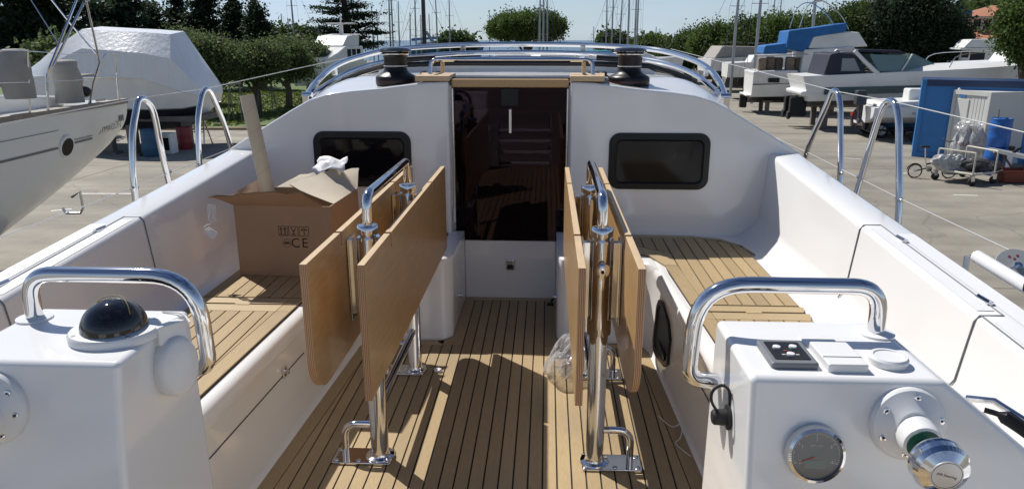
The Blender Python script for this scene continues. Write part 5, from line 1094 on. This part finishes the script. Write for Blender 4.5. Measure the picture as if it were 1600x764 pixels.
for y in (-.45, .45): MB().b2((-.75, y-.18, .55), (0, y+.18, 1.45)).lathe([(.2, -.08), (.2, .08)], (-.75, y, .6), Matrix.Rotation(R(90), 3, 'Y'), 14).build('stern_drive', blackp, t, local=True, bevel=.05)
for (x, y) in ((.8, -.9), (4, -.9), (.8, .9), (4, .9)): prop(t, x, y, 1.05, timber)
SPC = t
# small day boat on a trailer
t, secs = mboat('day_boat', 'small white open boat with outboard, on a trailer beside the blue container', 1352, 180, 31.6, R(-4), 5.2, 2.1, lambda u: 1.72 + .35*u, lambda u: .85 + .45*max(u-.5, 0), par_cat='boat')
MB().prism([(.2, 1.75), (.3, 2.0), (1.8, 2.1), (3.6, 2.15), (4.6, 2.0), (4.6, 1.75)], -.95, .95, 'y').build('gunwale', whitepaint, t, local=True, bevel=.07)
MB().box((1.9, 0, 2.35), (.8, .7, .6)).build('helm_box', whitepaint, t, local=True, bevel=.08)
MB().box((-.28, 0, 2.15), (.42, .42, .75)).box((-.22, 0, 1.4), (.18, .16, 1.0)).lathe([(.16, -.05), (.16, .05)], (-.25, 0, .95), Matrix.Rotation(R(90), 3, 'Y'), 12).build('outboard', mat('outboard_grey', (.05, .05, .055), .35), t, local=True, bevel=.07)
text('hull_lettering', 'PU-RI  412', .2, strm, t, frame((1.9, -1.03, 1.45), (1, 0, .03), (0, -1, .1)), local=True)
MB().tube([(-.1, -.7, .55), (5, -.5, .6), (6.2, 0, .6)], .05, 6).tube([(-.1, .7, .55), (5, .5, .6), (6.2, 0, .6)], .05, 6).build('trailer_frame', blackp, t, local=True)
for sg in (-1, 1): MB().lathe([(.30, -.09), (.31, -.05), (.31, .05), (.30, .09)], (1.8, sg*1.0, .31), Matrix.Rotation(R(90), 3, 'X'), 20).build('trailer_wheel', blackr, t, local=True)
for x in (.3, 3.2): MB().box((x, 0, .6), (.12, 1.5, .5)).build('trailer_bolster', blackp, t, local=True)

t.scale = (1, 1, .8)
def squeeze(t, names, fx):
    for ch in t.children:
        if ch.name.split('.')[0] in names:
            for v in ch.data.vertices: v.co.x *= fx
            for g_ in ch.children:
                for v in g_.data.vertices: v.co.x *= fx
squeeze(FLY, ('cabin', 'flybridge', 'blue_cover', 'blue_awning', 'canopy_bow', 'aft_coaming'), .78)
for ch in SPC.children:
    if ch.name.split('.')[0] in ('canopy', 'canopy_top', 'canopy_window', 'radar_arch', 'side_screen', 'windscreen_pane', 'screen_frame'):
        for v in ch.data.vertices: v.co.z = 2.45 + (v.co.z - 2.45)*.80
squeeze(SPC, ('canopy', 'canopy_top', 'canopy_window', 'radar_arch', 'side_screen', 'windscreen_pane', 'screen_frame'), .84)
# dark hatchback
c = AZ(1332, 214, GZ); car = thing('parked_car', 'dark hatchback parked between the sport cruiser and the small boat', 'car', (c.x+.3, c.y+.5, GZ), R(-4))
cp = mat('car_paint', (.018, .014, .02), .15, coat=.6)
P_ = [(0, .35), (-.02, .75), (.08, 1.0), (.35, 1.42), (.8, 1.5), (1.9, 1.5), (2.7, 1.05), (3.8, .92), (4.1, .7), (4.1, .35)]
b = MB()
for yy, sc in ((-.86, .0), (.86, .0)): pass
b.loft([[(x + (.06 if abs(y) > .8 else 0), y*(.88 if z > 1.1 else 1), z) for x, z in P_] for y in (-.86, -.8, .8, .86)], closed=False, caps=True); b.loft([[(x, y*(.88 if z > 1.1 else 1), z) for x, z in (P_[0], P_[-1])] for y in (-.86, .86)])
b.build('car_body', cp, car, local=True, bevel=.04)
MB().add([(.14, -.66, 1.03), (.14, .66, 1.03), (.36, .6, 1.38), (.36, -.6, 1.38)], [(0, 1, 2, 3)]).xf(Matrix.Translation((-.03, 0, .01))).build('rear_window', glassd, car, local=True)
for sg in (-1, 1):
    for (xa, xb) in ((.55, 1.35), (1.45, 2.3)): MB().add([(xa, sg*.80, 1.02), (xb, sg*.80, 1.02), (min(xb, 2.05), sg*.772, 1.42), (xa, sg*.772, 1.42)], [(0, 1, 2, 3)]).build('side_window', glassd, car, local=True)
    tl = MB().b2((-.04, sg*.55, .78), (.1, sg*.84, .95)).build('tail_light', mat('tail_red_%d' % sg, (.35, .02, .02), .2), car, local=True, bevel=.03)
    for x in (.75, 3.25):
        wh = MB().lathe([(.30, -.1), (.325, -.06), (.325, .06), (.30, .1)], (x, sg*.80, .325), Matrix.Rotation(R(90), 3, 'X'), 24).build('wheel', blackr, car, local=True)
        hb_ = MB()
        for k in range(6): a = k*math.pi/3; hb_.tube([(x, sg*.89, .325), (x + .2*math.cos(a), sg*.905, .325+.2*math.sin(a))], .022, 5)
        hb_.lathe([(.21, -.012), (.21, .012), (.19, .012)], (x, sg*.89, .325), Matrix.Rotation(R(90), 3, 'X'), 20).build('rim', steelb, wh, local=True)
MB().b2((-.05, -.26, .55), (-.03, .26, .66)).build('number_plate', white, car, local=True)

# containers
bl = mat('container_blue', (.03, .19, .48), .45, dirt=((.03, .10, .2), .5, .8)); bld = mat('container_navy', (.012, .035, .10), .45); wc = mat('container_white', (.62, .62, .58), .45, dirt=((.45, .43, .38), .4, .9))
t = thing('blue_container', 'blue steel container standing behind the white one', 'container', (13.42, 26.72, GZ), R(-25))
MB().b2((0, .06, .1), (6.0, 2.4, 2.6)).build('container_shell', bl, t, local=True)
for (a, b_) in (((-.02, 0, 0), (.12, .16, 2.72)), ((5.9, 0, 0), (6.04, .16, 2.72))): MB().b2(a, b_).build('corner_post', bl, t, local=True)
MB().b2((.12, 0, 2.5), (5.9, .14, 2.72)).build('top_rail', bld, t, local=True); MB().b2((.12, 0, 0), (5.9, .14, .16)).build('bottom_rail', bl, t, local=True); MB().b2((0, .14, 2.58), (6, 2.4, 2.7)).build('roof', bld, t, local=True)
for x in (1.08, 1.16): MB().tube([(x, -.03, .2), (x, -.03, 2.45)], .018, 6).build('lock_rod', steelb, t, local=True)
MB().ball((1.12, -.06, 2.35), (.06, .06, .12)).build('lock_handle', white, t, local=True)
t = thing('white_container', 'white ribbed site container with a door, in front of the blue one', 'container', (14.30, 26.25, GZ), R(-72))
WL, WD = 1.42, 6.0                                        # lit door end runs along local x, long shaded side along local y
MB().b2((.03, .03, .1), (WL, WD, 2.3)).build('container_shell', wc, t, local=True)
for (x, y) in ((0, 0), (WL-.05, 0), (WL-.05, WD-.1)): MB().b2((x-.02, y-.02, 0), (x+.09, y+.09, 2.4)).build('corner_post', wc, t, local=True)
MB().b2((.09, -.02, 2.26), (WL-.06, .1, 2.4)).build('top_rail', wc, t, local=True); MB().b2((WL-.08, .1, 2.26), (WL+.04, WD, 2.4)).build('top_rail', wc, t, local=True); MB().b2((0, .1, 2.33), (WL-.09, WD, 2.39)).build('roof', wc, t, local=True)
k = 0
for x in np.arange(.72, WL-.1, .13): MB().b2((x, .018, .12), (x+.105, .035, 2.26)).build('rib', wc, t, local=True)
d_ = MB().b2((.16, 0, .12), (.64, .035, 2.12)).build('door', wc, t, local=True, bevel=.01); MB().b2((.56, -.04, 1.0), (.60, 0, 1.12)).build('door_handle', steelb, d_, local=True); MB().b2((.22, -.012, 2.16), (.48, 0, 2.24)).build('blue_sign', bl, t, local=True)
MB().b2((-.02, -.02, 0), (WL+.02, .06, .12)).build('bottom_rail', wc, t, local=True); MB().b2((WL-.02, .06, 0), (WL+.03, WD, .12)).build('bottom_rail', wc, t, local=True)

# drums, bags, boards by the container
c = drum(1550, 273, dblue, 'lower blue drum at the corner of the white container', .85, .30)
t = thing('drum', 'upper blue drum stacked on another at the corner of the white container', 'drum', (c.x, c.y, GZ+.88))
MB().lathe([(.285, 0), (.30, .02), (.30, .25), (.31, .28), (.30, .31), (.30, .55), (.31, .58), (.30, .61), (.30, .82), (.285, .85)], n=24).build('drum_body', dblue, t, local=True, angle=50); MB().lathe([(.05, .85), (.05, .88)], (.15, 0, 0), n=10).build('bung', blackp, t, local=True)
MB().tube([(.29*math.cos(a), .29*math.sin(a), .85) for a in np.linspace(0, 6.28, 25)[:-1]], .022, 6, closed=True).build('rim', dblue, t, local=True)
sackg = mat('grey_sack', (.40, .40, .40), .5, var=.4, vscale=6, bump=.8, bscale=8)
def sack(px, py, lb, seed, red):
    c = AZ(px, py, GZ); o = crumple('filled_sack', (0, 0, .62), (.30, .28, .66), sackg, lb, 'sack', seed, amp=.22); o.location = (c.x, c.y, GZ); o['group'] = 'filled sacks at the white container'
    tp2 = crumple('sack_neck', (0, 0, 1.25), (.26, .24, .14), film, 'x', 'x', seed+1, amp=.5)
    for q in ('label', 'category'): del tp2[q]
    tp2.parent = o
    if red: text('sack_print', 'POLO', .16, dred, o, frame((-.12, -.31, .66), (1, -.4, .05), (-.4, -1, .1)), local=True)
sack(1497, 254, 'filled grey sack with red print against the white container door', 21, True); sack(1520, 256, 'plain filled grey sack beside the red-printed one', 33, False)
c = AZ(1562, 268, GZ); t = thing('red_fender', 'round red float hanging on the white container side above the board', 'float', (AY(1557, 225, 24.3).x, 24.3, AY(1557, 225, 24.3).z))
MB().ball((0, 0, 0), (.15, .12, .24)).build('float_body', dred, t, local=True); MB().tube([(0, 0, .22), (-.05, .1, 1.1)], .012, 5).build('float_line', blackr, t, local=True)
t = thing('work_bench', 'long grey board on trestle legs beside the blue drums', 'work bench', (*AZ(1575, 275, GZ).xy, GZ))
MB().loft([[AY(1545, 231, 22.6), AY(1545, 236, 22.6), AY(1560, 236, 23.4), AY(1560, 231, 23.4)], [AY(1612, 246, 21.2), AY(1612, 252, 21.2), AY(1630, 252, 22.2), AY(1630, 246, 22.2)]], closed=True, caps=True).build('board', mat('grey_board', (.34, .36, .37), .5), t)
for (a, b_) in (((1553, 238), (1577, 278)), ((1560, 238), (1553, 282)), ((1566, 240), (1590, 276)), ((1600, 250), (1600, 285))): MB().tube([AY(*a, 22.4), AZ(*b_, GZ)], .03, 6).build('leg', timber, t)
MB().tube([AY(1582, 240, 22), AY(1590, 234, 22), AY(1596, 232, 22)], .04, 6).build('clamp', blackp, t)
c = AZ(1600, 284, GZ); t = thing('red_trough', 'red-brown trough on the ground at the right edge', 'trough', (c.x, c.y, GZ)); tr_ = mat('rust_red', (.20, .05, .03), .7, var=.2, vscale=4)
MB().loft([[(-.75, -.3, .02), (.9, -.3, .02), (.9, .3, .02), (-.75, .3, .02)], [(-.85, -.36, .36), (1.0, -.36, .36), (1.0, .36, .36), (-.85, .36, .36)], [(-.8, -.31, .36), (.95, -.31, .36), (.95, .31, .36), (-.8, .31, .36)], [(-.7, -.25, .08), (.85, -.25, .08), (.85, .25, .08), (-.7, .25, .08)]], closed=True, caps=True).build('trough_body', tr_, t, local=True)
MB().tube([(-.87, -.38, .36), (1.02, -.38, .36)], .025, 6).build('trough_rim', tr_, t, local=True)
c = AZ(1583, 268, GZ); t = thing('paint_cans', 'white can with dark lid on the ground between bench and trough', 'can', (c.x, c.y+.5, GZ)); MB().lathe([(.2, 0), (.2, .7), (.19, .72)], n=18).build('can_body', whitepaint, t, local=True); MB().lathe([(.205, .6), (.205, .74), (.15, .75)], n=18).build('can_lid', blackp, t, local=True)

# flat trolley with crumpled tarpaulin
q0, q1, q2 = AZ(1460, 281, GZ), AZ(1517, 291, GZ), AZ(1551, 287, GZ); t = thing('flat_trolley', 'white tube trolley carrying crumpled grey tarpaulins', 'trolley', (q0.x, q0.y, GZ))
zz = GZ + .33; q3 = q0 + (q2-q1)*1.3
def up(p, z): return Vector((p.x, p.y, z))
tw = mat('trolley_paint', (.58, .55, .46), .5, dirt=((.3, .2, .12), .5, 3)); 
for a, b_ in ((q0, q1), (q1, q2), (q2, q3), (q3, q0)): MB().tube([up(a, zz), up(b_, zz)], .035, 8).build('deck_tube', tw, t)
MB().add([up(q0, zz+.02), up(q1, zz+.02), up(q2, zz+.02), up(q3, zz+.02), up(q0, zz-.01), up(q1, zz-.01), up(q2, zz-.01), up(q3, zz-.01)], [(0,1,2,3),(7,6,5,4),(0,4,5,1),(1,5,6,2),(2,6,7,3),(3,7,4,0)]).build('deck_board', timber, t)
for a, b_ in ((q0, q1), (q3, q2)): MB().tube(fillet([up(a, zz), up(a, zz+.62), up(b_, zz+.62), up(b_, zz)], .05), .024, 8).build('side_rail', tw, t)
MB().tube([up(q2, zz+.6), up(q2, zz), up(q2 + (q2-q1)*.35, zz+.05)], .022, 6).build('rail_stay', tw, t)
for p in (q0, q1, q2, q3): wq = MB().lathe([(.10, -.03), (.115, -.02), (.115, .02), (.10, .03)], up(p, GZ+.115), Matrix.Rotation(R(90), 3, 'X'), 16).build('castor', blackr, t); MB().b2((p.x-.05, p.y-.05, GZ+.14), (p.x+.05, p.y+.05, zz-.03)).build('castor_fork', steelb, t)
mid = (q0+q1+q2+q3)/4
tarp = mat('dark_tarp', (.05, .05, .052), .6, var=.4, vscale=4); 
for k, (dx, dy, sz, m_, lb) in enumerate(((-.35, .1, (.34, .26, .24), sackg, 'grey tarpaulin heap at the bicycle end of the trolley'), (.35, -.05, (.36, .26, .17), tarp, 'dark tarpaulin heap at the far end of the trolley'), (.02, -.12, (.18, .16, .22), greyfab, 'pale canvas heap in the middle of the trolley'))):
    crumple('tarpaulin', (mid.x+dx, mid.y+dy, zz+.16), sz, m_, lb, 'tarpaulin', 40+k, amp=.5)

# folding bicycle
c = AZ(1428, 278, GZ); c2 = AZ(1468, 283, GZ); ax = (c2-c); Lb = 1.02; bk = thing('folding_bicycle', 'black folding bicycle parked at the end of the trolley', 'bicycle', (c.x, c.y, GZ), math.atan2(ax.y, ax.x) + .75)
fr = MB().tube([(.0, 0, .21), (.32, 0, .30), (.36, 0, .30)], .018, 6); fr.build('chain_stay', blackp, bk, local=True)
MB().tube([(.34, 0, .28), (.24, 0, .62), (.20, 0, .92)], .018, 8).build('seat_post', steelb, bk, local=True); MB().tube([(.30, 0, .42), (.62, 0, .50), (.92, 0, .62)], .026, 8).build('main_tube', blackp, bk, local=True)
MB().tube([(1.0, 0, .21), (.92, 0, .60), (.88, 0, .72)], .02, 8).build('fork', blackp, bk, local=True); st_ = MB().tube([(.89, 0, .70), (.82, 0, 1.12)], .02, 8).build('handlebar_stem', steelb, bk, local=True)
MB().tube([(.82, -.29, 1.16), (.80, -.1, 1.12), (.80, .1, 1.12), (.82, .29, 1.16)], .014, 8).build('handlebar', blackp, st_, local=True)
for sg in (-1, 1): MB().tube([(.82, sg*.2, 1.15), (.825, sg*.31, 1.165)], .02, 8).build('grip', blackr, st_, local=True)
MB().prism([(.05, -.09), (.12, -.07), (.34, -.02), (.34, .02), (.12, .07), (.05, .09)], .92, .98).build('saddle', blackp, bk, local=True, bevel=.02)
for x in (0, 1.0):
    wq = MB().tube([(x + .20*math.cos(a), 0, .21+.20*math.sin(a)) for a in np.linspace(0, 6.283, 29)[:-1]], .02, 8, closed=True).build('wheel', blackr, bk, local=True); sp_ = MB()
    for k in range(9): a = k*math.pi*2/9; sp_.tube([(x, 0, .21), (x + .19*math.cos(a), 0, .21+.19*math.sin(a))], .003, 4)
    sp_.build('spokes', steelb, wq, local=True); tag(sp_ and bpy.data.objects[-1] if False else wq)
    MB().lathe([(.03, -.05), (.03, .05)], (x, 0, .21), Matrix.Rotation(R(90), 3, 'X'), 10).build('hub', steelb, wq, local=True)
MB().tube([(-.02 + .23*math.cos(a), 0, .21+.23*math.sin(a)) for a in np.linspace(.6, 2.9, 10)], .016, 6).build('mudguard', blackp, bk, local=True)
cs_ = MB().lathe([(.09, -.006), (.09, .006)], (.38, -.05, .29), Matrix.Rotation(R(90), 3, 'X'), 20).build('chain_ring', steelb, bk, local=True); MB().tube([(.38, -.07, .29), (.48, -.07, .18)], .012, 6).b2((.44, -.16, .165), (.53, -.07, .19)).build('crank', blackp, cs_, local=True)

# boats behind the sport cruiser, and the far boats between
t, secs = mboat('motor_yacht', 'large white motor yacht with dark aft opening below the red-roofed building', 1478, 130, 52, R(-12), 12, 4, lambda u: 3.1 + .5*u, lambda u: .8 + .5*max(u-.6, 0))
MB().prism([(.3, 3.0), (.2, 3.3), (1.2, 3.5), (1.4, 5.3), (8, 5.4), (11, 3.6), (11, 3.0)], -1.7, 1.7, 'y').build('deckhouse', whitepaint, t, local=True, bevel=.1, seg=3)
MB().b2((1.30, -1.2, 3.5), (1.37, 1.0, 5.0)).b2((1.3, -1.715, 3.5), (2.6, -1.702, 5.0)).build('aft_opening', blackb, t, local=True)
for (x0, z0) in ((3.4, 3.7), (3.6, 4.5)): MB().prism([(x0, z0), (x0+.5, z0+.42), (x0+3, z0+.48), (x0+2.4, z0+.05)], -1.725, -1.705, 'y').build('side_window', glassd, t, local=True)
MB().prism([(.6, 5.4), (.8, 5.7), (1.2, 6.2), (6.5, 6.3), (8.6, 5.5), (8.6, 5.38)], -1.75, 1.75, 'y').build('flybridge', whitepaint, t, local=True, bevel=.12, seg=3); MB().b2((.3, -1.8, 5.2), (3.5, 1.8, 5.38)).build('overhang', whitepaint, t, local=True, bevel=.04)
for sg in (-1, 1): MB().tube([(.2, sg*1.6, 3.3), (.25, sg*1.6, 4.0), (1.3, sg*1.6, 4.05)], .03, 6).build('aft_rail', steelb, t, local=True)
t.scale = (.66, .66, .66)
cd = AY(1440, 116, 41); t = thing('inflatable_dinghy', 'white inflatable dinghy lying behind the sport cruiser foredeck', 'dinghy', (cd.x, 41, GZ), R(-6)); zc = cd.z - GZ
tb = smooth([(1.5, -.55, zc), (-.4, -.6, zc), (-1.1, -.5, zc+.08), (-1.45, 0, zc+.14), (-1.1, .5, zc+.08), (-.4, .6, zc), (1.5, .55, zc)], 5)
MB().tube(tb, .24, 12).build('air_tube', whitepaint, t, local=True); MB().b2((-1.0, -.5, zc-.2), (1.4, .5, zc-.1)).build('floor', greyp, t, local=True); MB().b2((1.15, -.5, zc-.2), (1.25, .5, zc+.25)).build('transom', timber, t, local=True)
MB().b2((-.9, -.25, 0), (-.6, .25, zc-.2)).b2((.6, -.25, 0), (.9, .25, zc-.2)).build('stand', timber, t, local=True)
for i, (px, py, Y, rz, L_, hh, m_, lb) in enumerate(((1500, 118, 38, -8, 9, 3.0, whitepaint, 'white boat deck showing over the blue container'), (1560, 116, 44, -12, 10, 3.2, gelcream, 'cream boat deck showing left of the edge pine'), (1100, 100, 62, 12, 8, 2.6, whitepaint, 'boat under a beige cover right of the chrome rails'), (1132, 112, 54, -4, 9, 2.5, whitepaint, 'dark-bottomed white yacht left of the flybridge cruiser'), (1195, 108, 58, 0, 9, 2.5, navy, 'navy-hulled yacht behind the flybridge cruiser stern'))):
    t, secs = mboat('laid_up_boat', lb, px, py, Y, R(rz), L_, 3, lambda u: hh + .4*u, lambda u: hh-1.7 + .6*max(u-.55, 0), m=m_)
    bottom_copy(secs).build('hull_bottom', blackb, t, local=True)
    if i == 2: MB().prism([(.3, hh), (1, hh+1.0), (6, hh+.9), (8, hh+.3)], -1.2, 1.2, 'y').build('boat_cover', greyfab, t, local=True, bevel=.15, seg=3)
    else: MB().prism([(1.5, hh), (1.8, hh+.55), (L_*.6, hh+.7), (L_*.8, hh+.3)], -1, 1, 'y').build('cabin', whitepaint, t, local=True, bevel=.1, seg=3)
    for x in (1.5, L_*.6): prop(t, x, 0, hh-1.6, timber)
for i, (px, py, Y, rz, lb) in enumerate(((790, 88, 48, 20, 'far white boat seen between the sprayhood bows, left of centre'), (868, 88, 46, -15, 'far white boat with turquoise cover seen between the sprayhood bows'), (910, 90, 50, 5, 'far white boat seen between the bows beside the right winch'), (730, 90, 52, 0, 'far white boat seen between the bows beside the left winch'))):
    t, secs = mboat('distant_boat', lb, px, py, Y, R(rz), 6.5, 2.4, lambda u: 2.7 + .3*u, lambda u: 1.2 + .5*max(u-.55, 0)); MB().prism([(1.6, 2.7), (2.2, 3.25), (4, 3.3), (5, 2.85)], -.9, .9, 'y').build('cabin', whitepaint, t, local=True, bevel=.1); MB().add([(4.05, -.8, 3.2), (4.05, .8, 3.2), (4.9, .7, 2.9), (4.9, -.7, 2.9)], [(0, 1, 2, 3)]).xf(Matrix.Translation((.08, 0, .05))).build('windscreen', glassg, t, local=True)
    if i == 1: MB().box((2.5, 0, 3.35), (1.6, 1.6, .2)).build('boat_cover', mat('turquoise_cover', (.02, .25, .33), .6), t, local=True, bevel=.05)
    prop(t, 2, 0, 1.3, timber); prop(t, 4, 0, 1.3, timber)
